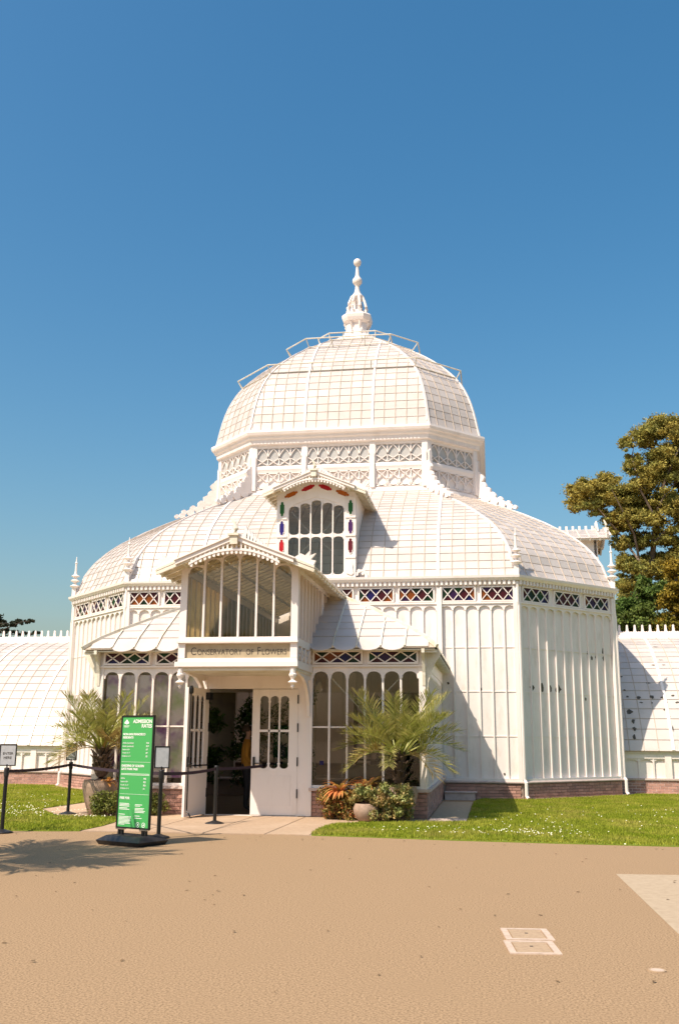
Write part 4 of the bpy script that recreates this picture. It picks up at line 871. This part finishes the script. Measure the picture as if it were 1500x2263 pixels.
MB().lathe([(.058, 0), (.058, .006), (.045, .006)], (5.66, -18.55, 0), 20).build('ring', 'cover_lid', t); MB().lathe([(.044, 0), (.044, .007), (.01, .008)], (5.66, -18.55, 0), 20).build('disc', 'cover_rim', t)
# ---- admission sign
SA = R(-24); sc_ = Vector((-.5, -11.86, 0)); su = Vector((math.cos(SA), math.sin(SA), 0)); sn = Vector((math.sin(SA), -math.cos(SA), 0))
FS = Fr((sc_.x, sc_.y), (su.x, su.y), (sn.x, sn.y)); SG_ = empty('admission_sign', sc_, 'tall green admission rates sign in a black frame on the plaza', 'sign')
pw, z0, z1 = .325, .21, 1.80
MB(FS).box((-pw + .02, -.012, z0 + .02), (pw - .02, .006, z1 - .02)).build('panel', 'sign_green', SG_)
q = MB(FS); q.box((-pw, -.02, z0), (pw, .014, z0 + .022)); q.box((-pw, -.02, z1 - .022), (pw, .014, z1)); q.box((-pw, -.02, z0), (-pw + .022, .0145, z1)); q.box((pw - .022, -.02, z0), (pw, .0145, z1)); q.build('frame', 'black_metal', SG_)
b = MB(FS); bx = [(-.42, -.30), (.42, -.30), (.42, .30), (-.42, .30)]
lo = [b.P(x * .92, d * .9, 0.002) for x, d in bx]; md = [b.P(x, d, .06) for x, d in bx]; hi = [b.P(x * .78, d * .62, .125) for x, d in bx]
b.f.append(lo[::-1]); b.f.append(hi)
for A, B in ((lo, md), (md, hi)):
    for i in range(4): j = (i + 1) % 4; b.f.append([A[i], A[j], B[j], B[i]])
b.build('base', 'black_plastic', SG_)
for x in (-.23, .23):
    q = MB(FS); q.box((x - .075, -.03, .195), (x + .075, .03, .212)); q.build('clamp', 'chrome', SG_)
    q = MB(FS)
    for dx in (-.028, .028): q.box((x + dx - .017, -.02, .11), (x + dx + .017, .02, .2))
    q.build('spring_post', 'black_metal', SG_)
def st(tx, s, z, size, al='LEFT', off=0.0): text(tx, size, 'print_white', SG_, FS(s, .0085, z), su, (0, 0, 1), al, off=off)
st('ADMISSION', .285, 1.69, .072, 'RIGHT', .0015); st('RATES', .285, 1.625, .072, 'RIGHT', .0015)
q = MB(FS)
for a, z, w in ((-.22, 1.72, .022), (-.245, 1.695, .022), (-.195, 1.695, .022), (-.22, 1.688, .022)): q.prism([(a + w * math.cos(k * 1.0472), z + w * .9 * math.sin(k * 1.0472)) for k in range(6)], .006, .0085 + .0004 * (a > -.21))
q.box((-.275, .006, 1.645), (-.165, .0085, 1.652)); q.box((-.275, .006, 1.63), (-.18, .0085, 1.636)); q.build('logo', 'print_white', SG_)
st('NON-SAN FRANCISCO', -.28, 1.515, .043, off=.0012); st('RESIDENTS', -.28, 1.468, .043, off=.0012)
for k, (l, p) in enumerate((('Adults (weekday)', '$14'), ('Adults (weekend)', '$17'), ('Seniors 65+', '$7'), ('Youth 12-17', '$7'), ('Children 5-11', '$3'))): st(l, -.28, 1.395 - k * .047, .031); st(p, .19, 1.395 - k * .047, .034, off=.0008)
st('GARDENS OF GOLDEN', -.28, 1.068, .043, off=.0012); st('GATE PARK PASS', -.28, 1.022, .043, off=.0012)
for k, (l, p) in enumerate((('Adults', '$43'), ('Seniors 65+', '$21'), ('Youth 12-17', '$21'), ('Children 5-11', '$6'))): st(l, -.28, .895 - k * .047, .031); st(p, .17, .895 - k * .047, .034, off=.0008)
st('FREE FOR', -.28, .615, .046, off=.0012)
q = MB(FS)
for z in (1.135, .685): q.box((-.285, .006, z), (.285, .0085, z + .003))
for z in (.968, .952): q.box((-.28, .006, z), (.28, .0085, z + .0055))
for xa, zs, ws in ((-.28, (.55, .532, .514, .488, .47), (.19, .2, .2, .16, .2)), (.03, (.54, .522, .49, .472, .454, .436), (.14, .1, .18, .16, .2, .18)), (-.28, (.40, .37, .352, .334, .316, .298, .28, .262), (.12, .24, .24, .23, .24, .22, .23, .12)), (.03, (.385, .355), (.1, .14))):
    for z, w in zip(zs, ws): q.box((xa, .006, z), (xa + w, .0085, z + .008))
q.build('fine_print', 'print_white', SG_, kind='stuff')
for x in (.1, .21):
    q = MB(FS)
    for k in range(16): a0, a1 = k * .3927, (k + 1) * .3927; q.prism([(x + .035 * math.cos(a0), .27 + .035 * math.sin(a0)), (x + .035 * math.cos(a1), .27 + .035 * math.sin(a1)), (x + .028 * math.cos(a1), .27 + .028 * math.sin(a1)), (x + .028 * math.cos(a0), .27 + .028 * math.sin(a0))], .006, .0085)
    q.prism([(x - .015, .255), (x + .01, .26), (x + .015, .285), (x - .005, .28)], .006, .0087); q.build('round_logo', 'print_white', SG_)
# ---- belt stanchions
SP = {'a': (-3.06, -10.74), 'b': (-3.62, -7.0), 'c': (-.42, -10.95), 'd': (-.26, -8.42)}
def stanchion(p, label, sign=None, belt_to=None, rot=0):
    x, y = p; t = empty('belt_stanchion', (x, y, 0), label, 'stanchion', 'belt stanchions at the entrance')
    MB().lathe([(.165, .002), (.17, .012), (.165, .022), (.13, .034), (.07, .05), (.04, .062)], (x, y, 0), 24).build('base', 'black_plastic', t, smooth=True)
    MB().tube([(x, y, .05), (x, y, .9)], .031, 14).build('post', 'black_metal', t, smooth=False)
    MB().lathe([(.036, .86), (.04, .88), (.04, .985), (.034, 1.0)], (x, y, 0), 14).build('belt_head', 'black_plastic', t)
    if belt_to:
        bx_, by_, bz_ = belt_to; q = MB(); n = 12; P_ = []
        for k in range(n + 1): f = k / n; P_.append((x + (bx_ - x) * f, y + (by_ - y) * f, .945 + (bz_ - .945) * f - .03 * 4 * f * (1 - f)))
        for a, b in zip(P_, P_[1:]): q.bar(a, b, .004, .05)
        q.build('belt', 'belt', t)
    if sign:
        fr = Fr((x, y), (math.cos(rot), math.sin(rot)), (math.sin(rot), -math.cos(rot))); w, h = sign; zc = 1.04 + h / 2
        MB().tube([(x, y, .98), (x, y, 1.05)], .012, 8).build('sign_stem', 'black_metal', t)
        MB(fr).box((-w / 2, -.006, zc - h / 2), (w / 2, .004, zc + h / 2)).build('sign_sheet', 'paper', t)
        q = MB(fr); e = .016
        for a, b in (((-w / 2 - e, zc - h / 2 - e), (w / 2 + e, zc - h / 2)), ((-w / 2 - e, zc + h / 2), (w / 2 + e, zc + h / 2 + e)), ((-w / 2 - e, zc - h / 2), (-w / 2, zc + h / 2)), ((w / 2, zc - h / 2), (w / 2 + e, zc + h / 2))): q.box((a[0], -.01, a[1]), (b[0], .01, b[1]))
        q.build('sign_frame', 'black_metal', t)
    return t, (fr if sign else None)
t, fr = stanchion(SP['a'], 'black belt stanchion carrying the enter here sign', (.24, .31), (*SP['b'], .945), R(10))
for tx, z in (('ENTER', 1.2), ('HERE', 1.135)): text(tx, .056, 'ink', t, fr(0, .006, z), fr.u, (0, 0, 1), 'CENTER')
t, fr = stanchion(SP['b'], 'black belt stanchion with a small streaked sign, between lawn and left pot', (.2, .3), (*SP['c'], .945), R(-8))
q = MB()
for a, b in ((-.04, .06), (-.01, .08), (.03, .09)): q.bar(fr(a, .005, 1.32), fr(b, .005, 1.06), .006, .002, fr.n)
q.build('sign_streaks', 'ink', t)  # dark slanting streaks laid across the sign sheet
stanchion(SP['c'], 'black belt stanchion with a small framed notice, just behind the green sign', (.2, .3), (*SP['d'], .945), R(15))
stanchion(SP['d'], 'black belt stanchion without a sign, in front of the open doorway', None, (.35, -5.6, .99))
# ---- plants
def leafcloud(blobs, n, sz, asp=.5, shell=.35, dn=.7, jt=.18):
    """blobs: (x, y, z, rx, ry, rz); n leaf quads in all, mostly near the surface of each blob"""
    B = np.array(blobs, float); vol = np.prod(B[:, 3:], 1) ** (2 / 3); k = rng.choice(len(B), n, p=vol / vol.sum()); d = rng.normal(size=(n, 3)); d /= np.linalg.norm(d, axis=1)[:, None]
    rr = (shell + (1 - shell) * rng.random(n)) ** .6; c = B[k, :3] + d * B[k, 3:] * rr[:, None] * (1 + jt * rng.normal(size=n))[:, None]
    nr = d * dn + rng.normal(size=(n, 3)) * .6; nr /= np.linalg.norm(nr, axis=1)[:, None]
    a = np.cross(nr, rng.normal(size=(n, 3))); a /= np.linalg.norm(a, axis=1)[:, None]; b = np.cross(nr, a); s = sz * rng.uniform(.6, 1.3, n)[:, None]
    V = np.stack([c - a * s, c - b * s * asp + nr * s * .15, c + a * s, c + b * s * asp + nr * s * .15], 1).reshape(-1, 3)
    return V, np.arange(4 * n).reshape(n, 4)
def fronds_mesh(L, n, rise, droop, seed, dry=False):
    """one feather frond along +x from the origin"""
    r = random.Random(seed); V = []; F = []; P = []; TIP = []
    for i in range(15):
        t = i / 14; P.append(Vector((L * (t - .12 * t * t * droop), 0, L * (rise * t - droop * t * t))))
    for i in range(14):
        a, b = P[i], P[i + 1]; w0, w1 = .022 * (1 - i / 15) + .004, .022 * (1 - (i + 1) / 15) + .004; k = len(V)
        V += [a + Vector((0, -w0, 0)), a + Vector((0, w0, 0)), a + Vector((0, 0, w0)), b + Vector((0, -w1, 0)), b + Vector((0, w1, 0)), b + Vector((0, 0, w1))]
        F += [[k, k + 3, k + 4, k + 1], [k + 1, k + 4, k + 5, k + 2], [k + 2, k + 5, k + 3, k]]
    for i in range(n):
        t = .32 + .68 * i / n; x = t * 14; j = min(13, int(x)); p = P[j].lerp(P[j + 1], x - j); tg = (P[j + 1] - P[j]).normalized(); up = Vector((-tg.z, 0, tg.x))
        ln = L * .40 * (.55 + .45 * math.sin(math.pi * min(1, (t - .2) * 1.1))) * r.uniform(.8, 1.12)
        for sg in (-1, 1):
            fw = .35 + 1.0 * t ** 2; dr = (tg * fw + Vector((0, sg, 0)) * r.uniform(.75, 1.0) + up * (r.uniform(.6, 1.2) - .5 * t)).normalized(); w = .010 + .004 * (1 - t); sd = dr.cross(up).normalized()
            m = p + dr * ln * .55; e = p + dr * ln + Vector((0, 0, -1)) * ln * r.uniform(.0, .16); k = len(V)
            V += [p, m - sd * w, e, m + sd * w]; F += [[k, k + 1, k + 2, k + 3]]; TIP += [(k, 0), (k + 1, .25 + .5 * t), (k + 2, 1), (k + 3, .25 + .5 * t)]
    me = npm2(V, F); at = me.attributes.new('tip', 'FLOAT', 'POINT'); ar = np.zeros(len(V), np.float32)
    for k, x in TIP: ar[k] = x
    at.data.foreach_set('value', ar); return me
def npm2(V, F):
    me = bpy.data.meshes.new('frond'); me.from_pydata([tuple(v) for v in V], [], F); me.update(); return me
FM = {}
for k, (rise, droop) in enumerate(((1.15, .38), (.95, .5), (.78, .64), (.55, .74), (1.5, .25))):
    m = fronds_mesh(1.0, 40, rise, droop, k); m.materials.append(MATS['frond']); FM[k] = m
    m = fronds_mesh(1.0, 38, rise * .8, droop, k + 9); m.materials.append(MATS['dry_frond']); FM[k + 10] = m
def palm(loc, label, pot, fr_list, trunk_h, seed):
    x, y, z = loc; t = empty('potted_palm' if pot else 'palm_tree', (x, y, 0), label, 'palm tree', None)
    if pot:
        r, h = pot; P_ = MB().lathe([(r * .55, .004), (r * .6, .02), (r * .86, h * .45), (r, h * .8), (r * 1.0, h * .9), (r * .93, h * .97), (r * .96, h), (r * .88, h), (r * .86, h * .93)], (x, y, 0), 28).build('pot', 'pot_clay', t, smooth=True)
        MB().lathe([(r * .87, h * .9), (r * .4, h * .93), (.02, h * .94)], (x, y, 0), 16).build('soil', 'soil', P_)
        zb = h * .88
    else: zb = 0
    zt = zb + trunk_h; n = 10
    rad = [.11 + .03 * math.sin(i * 2.2) for i in range(n)] if pot else [.22 - .006 * i for i in range(n)]
    TR = MB().tube([(x + .01 * math.sin(i), y, zb + trunk_h * i / (n - 1)) for i in range(n)], rad, 10).build('trunk', 'palm_bark', t)
    rb = random.Random(seed); bt = MB()
    for i in range(46 if pot else 60):
        a = i * 2.4; zz_ = zb + trunk_h * (.25 + .7 * i / 46) if pot else zt - .5 + .5 * i / 60; e = Vector((math.cos(a), math.sin(a), 0)); c = Vector((x, y, zz_)) + e * .09; tip = c + e * rb.uniform(.06, .14) + Vector((0, 0, rb.uniform(.09, .2)))
        bt.bar(c, tip, .055, .02, e)
    bt.build('leaf_bases', 'palm_bark', TR, kind='stuff')
    for az, k, L, tilt in fr_list:
        o = place('frond', FM[k], (x + .05 * math.cos(R(az)), y + .05 * math.sin(R(az)), zt - .03), t); L *= .76 if pot else 1; o.rotation_euler = (R(tilt), 0, R(az)); o.scale = (L, L, L)
    return t
rr = random.Random(3)
FRR = [(180, 2, 1.45, 0), (172, 1, 1.35, 8), (200, 3, 1.3, 0), (0, 2, 1.5, 0), (8, 1, 1.4, -6), (-14, 3, 1.35, 0), (-60, 1, 1.2, 5), (-95, 2, 1.15, 0), (-125, 1, 1.25, 0), (-35, 0, 1.25, 0), (100, 0, 1.25, 0), (140, 0, 1.3, 4), (60, 0, 1.3, 0), (30, 4, 1.15, 0), (150, 4, 1.1, 0), (-150, 0, 1.2, 0), (-80, 4, 1.0, 0), (20, 0, 1.3, 0), (215, 12, 1.15, 0), (-40, 13, 1.2, 0), (-100, 3, .95, 10), (75, 1, 1.2, 0), (115, 4, 1.1, 0), (45, 4, 1.15, 0), (-20, 0, 1.25, 0), (162, 0, 1.25, 0), (-165, 1, 1.25, 0), (-90, 4, 1.15, 0), (-45, 4, 1.2, 0), (-135, 4, 1.2, 0), (-110, 0, 1.2, 0), (-70, 0, 1.2, 0), (0, 4, 1.2, 0), (180, 4, 1.2, 0), (90, 4, 1.2, 0)]
FRL = [(180, 2, 1.35, 0), (190, 3, 1.3, 0), (165, 1, 1.3, 0), (205, 1, 1.2, 0), (-120, 2, 1.1, 0), (-90, 1, 1.1, 0), (-60, 11, 1.25, 0), (-25, 11, 1.25, 0), (0, 12, 1.2, 0), (-40, 12, 1.2, 0), (30, 0, 1.15, 0), (60, 0, 1.2, 0), (90, 0, 1.2, 0), (120, 0, 1.25, 0), (150, 0, 1.2, 0), (10, 4, 1.05, 0), (80, 4, 1.0, 0), (170, 4, 1.05, 0), (-150, 0, 1.15, 0), (-70, 4, .95, 0), (-10, 13, 1.1, 0), (-140, 13, 1.15, 0), (45, 1, 1.15, 0), (-90, 4, 1.1, 0), (-40, 4, 1.1, 0), (-130, 4, 1.1, 0), (-105, 0, 1.15, 0), (-65, 0, 1.15, 0), (140, 4, 1.1, 0)]
palm((2.86, -7.02, 0), 'potted palm with arching fronds in a brown urn right of the doorway', (.36, .62), FRR, .62, 5)
palm((-2.98, -7.02, 0), 'potted palm with drying tan fronds in a tall clay urn left of the doorway', (.34, .66), FRL, .66, 6)
FRO = [(i * 37 + rr.uniform(-8, 8), rr.choice((1, 2, 3, 0)), rr.uniform(1.5, 1.8), rr.uniform(-6, 6)) for i in range(30)]
palm((-3.3, -15.6, 0), 'taller palm tree standing on the plaza beyond the belt barriers', None, FRO, 2.6, 8)
def shrub(name, label, cat, blobs, n, sz, m, asp=.5, stems=None):
    B = np.array(blobs); c = (B[:, 0].mean(), B[:, 1].mean(), 0); t = empty(name, c, label, cat)
    V, F = leafcloud(blobs, n, sz, asp); V[:, 2] = np.maximum(V[:, 2], .012); V -= np.array(c); place('foliage', npmesh('foliage', V, F, m), c, t)
    q = MB()
    for x, y, z, rx, ry, rz in blobs[:6]: q.tube([(x * .3 + c[0] * .7, y * .3 + c[1] * .7, .0), (x * .7 + c[0] * .3, y * .7 + c[1] * .3, z * .6), (x, y, z)], [.018, .012, .005], 5)
    q.build('stems', 'palm_bark', t); return t
def jit(x0, x1, y0, y1, z0, z1, r, n, s): q = random.Random(s); return [(q.uniform(x0, x1), q.uniform(y0, y1), q.uniform(z0, z1), r * q.uniform(.7, 1.2), r * q.uniform(.7, 1.2), r * q.uniform(.6, 1.1)) for _ in range(n)]
shrub('red_shrub', 'red and green leafy shrub against the brick plinth right of the doorway', 'shrub', jit(1.42, 2.05, -7.2, -6.8, .1, .5, .16, 22, 1), 5200, .03, 'red_shrub')
shrub('jade_shrub', 'pale green succulent shrub spilling in front of the right palm urn', 'shrub', jit(2.35, 3.1, -7.6, -7.25, .12, .62, .12, 34, 2) + jit(2.05, 2.5, -7.5, -7.25, .34, .6, .11, 9, 3), 9000, .026, 'succulent', .7)
shrub('green_shrub', 'round green shrub in front of the left palm urn', 'shrub', jit(-2.9, -2.5, -7.5, -7.25, .12, .42, .13, 14, 4), 3000, .026, 'shrub')
shrub('green_shrub', 'low green shrub beside the door jamb, left of the open doorway', 'shrub', jit(-2.0, -1.72, -7.05, -6.85, .1, .38, .11, 9, 5), 1700, .026, 'shrub')
t = empty('bowl_planter', (2.3, -7.36, 0), 'small round clay bowl planter under the succulent shrub', 'planter')
MB().lathe([(.12, .014), (.18, .06), (.235, .16), (.245, .24), (.21, .32), (.2, .33), (.19, .3)], (2.3, -7.36, 0), 24).build('bowl', 'pot_clay', t, smooth=True); MB().lathe([(.2, .29), (.01, .31)], (2.3, -7.36, 0), 14).build('soil', 'soil', t)
def blade_plant(name, label, c, n, L, m, seed, lift=.7, w=.035):
    q0 = random.Random(seed); t = empty(name, c, label, 'plant')
    for i in range(n):
        a = q0.uniform(0, 6.283); l = L * q0.uniform(.7, 1.15); up = q0.uniform(lift - .4, lift + .5); q = MB(); e = Vector((math.cos(a), math.sin(a), 0)); s = Vector((-e.y, e.x, 0)); pv = None
        for k in range(6):
            f = k / 5; p = Vector(c) + e * l * f * .75 + Vector((0, 0, l * (up * f - .75 * f * f))); ww = w * (math.sin(math.pi * (.12 + .86 * f)) ** .8); cur = [q.P(*(p - s * ww)), q.P(*(p - Vector((0, 0, ww * .3)))), q.P(*(p + s * ww))]
            if pv: q.f += [[pv[0], pv[1], cur[1], cur[0]], [pv[1], pv[2], cur[2], cur[1]]]
            pv = cur
        q.build('leaf', m, t)
blade_plant('bromeliad', 'orange and red strap-leaved plant above the red shrub', (1.78, -7.12, .5), 50, .55, 'bromeliad', 11)
blade_plant('bromeliad', 'small reddish strap-leaved plant between the shrubs and the right palm', (2.3, -7.2, .58), 36, .45, 'bromeliad', 12)
blade_plant('bromeliad', 'orange strap-leaved plant in the mouth of the left palm urn', (-2.75, -7.2, .6), 18, .28, 'bromeliad', 13)
# plants inside the entrance
def indoor(label, c, h, n, seed):
    q0 = random.Random(seed); t = empty('indoor_plant', c, label, 'plant'); B = [(c[0] + q0.uniform(-.5, .5), c[1] + q0.uniform(-.4, .4), q0.uniform(.5, h), .26, .26, .2) for _ in range(12)]
    V, F = leafcloud(B, n, .07, .35); V -= np.array(c); place('foliage', npmesh('foliage', V, F, 'indoor_leaf'), c, t)
    MB().tube([(c[0], c[1], .01), (c[0] + .05, c[1], h * .5), (c[0], c[1] + .05, h * .9)], [.05, .04, .02], 7).build('stem', 'palm_bark', t)
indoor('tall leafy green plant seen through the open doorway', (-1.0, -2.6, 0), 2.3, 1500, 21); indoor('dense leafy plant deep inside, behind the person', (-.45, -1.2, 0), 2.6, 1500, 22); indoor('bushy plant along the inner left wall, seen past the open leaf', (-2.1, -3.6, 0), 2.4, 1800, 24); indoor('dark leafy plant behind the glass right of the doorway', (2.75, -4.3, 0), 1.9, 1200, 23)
# ---- person
def person(x, y, rot):
    t = empty('person', (x, y, 0), 'person in a mustard jacket standing inside the doorway', 'person')
    Cs, Sn = math.cos(rot), math.sin(rot); J = {}; V = []; Rr = []; E_ = []
    def v(n, p, r, par=None):
        J[n] = len(V); V.append((p[0] * Cs - p[1] * Sn, p[0] * Sn + p[1] * Cs, p[2])); Rr.append(r)
        if par: E_.append((J[par], J[n]))
    v('hip', (0, 0, .93), (.15, .11)); v('waist', (0, 0, 1.08), (.14, .10), 'hip'); v('chest', (0, 0, 1.28), (.165, .115), 'waist'); v('neckb', (0, 0, 1.42), (.08, .07), 'chest'); v('neck', (0, .01, 1.49), (.052, .055), 'neckb'); v('jaw', (0, .03, 1.55), (.062, .075), 'neck'); v('head', (0, .02, 1.64), (.075, .092), 'jaw'); v('top', (0, .01, 1.70), (.05, .06), 'head')
    for s in (-1, 1):
        k = str(s); v('sh' + k, (s * .18, 0, 1.38), (.065, .065), 'chest'); v('el' + k, (s * .24, -.03, 1.1), (.048, .048), 'sh' + k); v('wr' + k, (s * .2, .13, .93), (.03, .026), 'el' + k); v('pa' + k, (s * .18, .2, .9), (.035, .018), 'wr' + k)
        for i in range(4): v('f%d' % i + k, (s * (.155 + .018 * i), .27 - .008 * abs(i - 1), .87), (.009, .009), 'pa' + k); v('g%d' % i + k, (s * (.155 + .018 * i), .28, .84), (.007, .007), 'f%d' % i + k)
        v('th' + k, (s * .14, .23, .91), (.01, .01), 'pa' + k)
        v('hp' + k, (s * .09, 0, .86), (.095, .095), 'hip'); v('kn' + k, (s * .1, .02, .5), (.06, .06), 'hp' + k); v('an' + k, (s * .1, -.01, .09), (.042, .042), 'kn' + k); v('to' + k, (s * .11, .15, .035), (.04, .03), 'an' + k)
    me = bpy.data.meshes.new('body'); me.from_pydata(V, E_, []); o = bpy.data.objects.new('body_tmp', me); COL.objects.link(o)
    md = o.modifiers.new('s', 'SKIN'); sv = me.skin_vertices[0].data
    for i, r in enumerate(Rr): sv[i].radius = r
    sv[0].use_root = True; o.modifiers.new('u', 'SUBSURF').levels = 1
    dg = bpy.context.evaluated_depsgraph_get(); dg.update(); bm = bpy.data.meshes.new_from_object(o.evaluated_get(dg)); bpy.data.objects.remove(o)
    for n in ('skin', 'jacket', 'trousers'): bm.materials.append(MATS[n])
    for p in bm.polygons:
        c = p.center; p.use_smooth = True; loc = (c.x * Cs + c.y * Sn, -c.x * Sn + c.y * Cs)
        p.material_index = 2 if c.z < .92 and not (abs(loc[0]) > .13 and loc[1] > .06 and c.z > .75) else (1 if c.z < 1.45 and not (loc[1] > .15 and c.z < .95) else 0)
    place('body', bm, (x, y, 0), t)
    hr = MB(lambda a, b, c: (x + a * Cs - b * Sn, y + a * Sn + b * Cs, c)); rows = []
    for i in range(7):
        ph = math.pi * (.02 + .62 * i / 6); rows.append([hr.P(.088 * math.sin(ph) * math.cos(6.283 * k / 14), -.005 + .108 * math.sin(ph) * math.sin(6.283 * k / 14) - .02 * i / 6, 1.655 + .105 * math.cos(ph)) for k in range(14)])
    for A, B in zip(rows, rows[1:]):
        for k in range(14): j = (k + 1) % 14; hr.f.append([A[k], A[j], B[j], B[k]])
    hr.f.append(rows[0][::-1]); hr.build('hair', 'hair', t, smooth=True)
    hr = MB(lambda a, b, c: (x + a * Cs - b * Sn, y + a * Sn + b * Cs, c)); hr.box((-.012, .10, 1.59), (.012, .135, 1.63)); hr.build('nose', 'skin', t)
person(-.47, -5.35, R(-70))
# ---- trees beyond the building
def tree(name, label, y, trunk, limbs, blobs, n, sz, leaf, dep=2.5, tr=.5, sc_n=16, bark='tree_bark'):
    """outline measured on the photograph, laid out at distance y with its own depth"""
    base = at_y(*trunk[0], y); t = empty(name, (base.x, y, 0), label, 'tree', 'trees behind the conservatory')
    q = MB(); T3 = [at_y(u, v, y) for u, v in trunk]; T3[0].z = 0; k = len(T3); q.tube(T3, [tr * (1 - .75 * i / (k - 1)) for i in range(k)], 9); q.build('trunk', bark, t)
    q = MB(); rl = random.Random(len(limbs))
    for L in limbs:
        dy = -dep * .45; P_ = []
        for i, (u, v) in enumerate(L): P_.append(at_y(u, v, y + dy)); dy += rl.uniform(-1, 1) * dep * .4
        q.tube(P_, [tr * .34 * (1 - .8 * i / (len(P_) - 1)) for i in range(len(P_))], 6)
    if limbs: q.build('limbs', bark, t)
    sub = []
    for u, v, ru, rv in blobs:
        c = at_y(u, v, y); px = (c - CAM).dot(FWD) / FPX
        for _ in range(sc_n):
            a, b, d = rng.normal(size=3); nn = math.sqrt(a * a + b * b + d * d); a, b, d = a / nn, b / nn, d / nn; f = rng.uniform(.35, .95); yy = y + d * dep * f + rng.uniform(-.5, .5) * dep
            r = rng.uniform(.2, .40) * min(ru, rv) * px; p = at_y(u + a * ru * f, v + b * rv * f, yy); sub.append((p.x, p.y, p.z, r * 1.35, r * 1.35, r * .75))
    V, F = leafcloud(sub, n, sz, .5, .05, .3, .42); V -= np.array((base.x, y, 0)); place('crown', npmesh('crown', V, F, leaf), (base.x, y, 0), t)
tree('tall_tree', 'tall olive-leaved tree with pale branching limbs behind the right dome slope', 45,
     [(1440, 1480), (1436, 1380), (1430, 1300), (1440, 1230), (1450, 1150), (1462, 1080), (1485, 1000), (1500, 960)],
     [[(1432, 1300), (1412, 1240), (1380, 1195), (1335, 1140), (1300, 1100)], [(1450, 1150), (1415, 1085), (1395, 1010), (1405, 960)], [(1444, 1200), (1482, 1160), (1520, 1140)], [(1462, 1080), (1490, 1010), (1520, 950)], [(1412, 1240), (1400, 1180), (1370, 1120), (1350, 1080)], [(1415, 1085), (1430, 1030), (1440, 980)], [(1436, 1350), (1420, 1280), (1405, 1230), (1390, 1215)], [(1450, 1130), (1475, 1080), (1500, 1060)]],
     [(1285, 1082, 30, 30), (1272, 1110, 22, 22), (1335, 1068, 42, 30), (1312, 1118, 36, 24), (1362, 1100, 42, 32), (1410, 1095, 45, 38), (1392, 1150, 38, 28), (1398, 1032, 24, 32), (1384, 980, 16, 20), (1422, 965, 32, 34), (1462, 950, 36, 34), (1500, 955, 40, 40), (1452, 1020, 38, 34), (1495, 1045, 48, 38), (1470, 1105, 42, 32), (1505, 1125, 48, 44), (1482, 1185, 42, 30), (1432, 1192, 28, 20), (1510, 1220, 40, 30), (1345, 1140, 26, 16), (1530, 1000, 40, 50), (1550, 1100, 50, 70), (1560, 1200, 50, 60), (1395, 1250, 26, 22), (1390, 1300, 26, 34), (1470, 1270, 34, 30), (1370, 1200, 28, 18), (1350, 1175, 20, 14), (1420, 1260, 30, 26), (1400, 1350, 40, 34), (1380, 1130, 30, 24), (1440, 1150, 32, 26), (1430, 1060, 36, 30), (1475, 1000, 32, 28), (1460, 1320, 40, 34), (1400, 1195, 34, 26), (1355, 1150, 30, 20), (1420, 1130, 34, 28), (1450, 1235, 34, 28), (1380, 1245, 24, 24), (1330, 1100, 34, 24), (1500, 1290, 40, 30), (1375, 1290, 24, 24)], 270000, .092, 'tree_leaf', 2.5, .3, 30)
tree('green_tree', 'dense mid green tree just behind the right wing ridge', 24, [(1410, 1480), (1408, 1400), (1405, 1330), (1410, 1290)], [], [(1405, 1330, 42, 36), (1375, 1370, 34, 34), (1430, 1365, 40, 36), (1450, 1310, 28, 30), (1420, 1290, 26, 22), (1390, 1395, 40, 24), (1450, 1395, 40, 24)], 34000, .085, 'bush_leaf', 1.6, .25)
tree('amber_tree', 'bushy golden green tree at the edge, behind the right wing ridge', 22, [(1490, 1480), (1492, 1400), (1490, 1320), (1495, 1260)], [], [(1490, 1270, 32, 30), (1500, 1310, 40, 34), (1475, 1340, 32, 30), (1510, 1370, 46, 36), (1465, 1385, 30, 22), (1540, 1300, 40, 60), (1550, 1380, 40, 40)], 34000, .08, 'amber_leaf', 1.5, .22)
tree('cypress_tree', 'dark spreading cypress showing above the left wing ridge', 60, [(-60, 1480), (-58, 1420), (-60, 1385), (-65, 1350)], [[(-58, 1415), (0, 1395), (50, 1374), (78, 1372)], [(-60, 1400), (-20, 1380), (30, 1376)], [(-58, 1425), (10, 1405), (60, 1398)]], [(-55, 1360, 50, 22), (-10, 1376, 24, 11), (20, 1380, 26, 8), (45, 1374, 22, 6), (66, 1372, 14, 4), (5, 1395, 30, 8), (50, 1399, 30, 5), (-60, 1390, 50, 20), (80, 1398, 14, 3)], 22000, .15, 'dark_leaf', 2.0, .28, 14, 'dark_bark')

# ---- dead leaves and grit blown over the plaza
V = []; F = []
for _ in range(260):
    x = rng.uniform(-6, 9); y = rng.uniform(-21, -10.6) if rng.random() < .75 else rng.uniform(-11, -10.4); a = rng.uniform(0, 6.28); l = rng.uniform(.008, .03); w = l * rng.uniform(.25, .6); z = rng.uniform(.003, .01); k = len(V); c_, s_ = math.cos(a), math.sin(a)
    for px_, py_, pz_ in ((-l, 0, 0), (0, -w, .006), (l, 0, .002), (0, w, .006)): V.append((x + px_ * c_ - py_ * s_, y + px_ * s_ + py_ * c_, z + pz_))
    F.append([k, k + 1, k + 2, k + 3])
o = place('leaf_litter', npmesh('leaf_litter', np.array(V), np.array(F), 'litter'), (0, 0, 0)); o['kind'] = 'stuff'; o['label'] = 'tiny dry leaves and grit scattered over the tan plaza'; o['category'] = 'leaf litter'
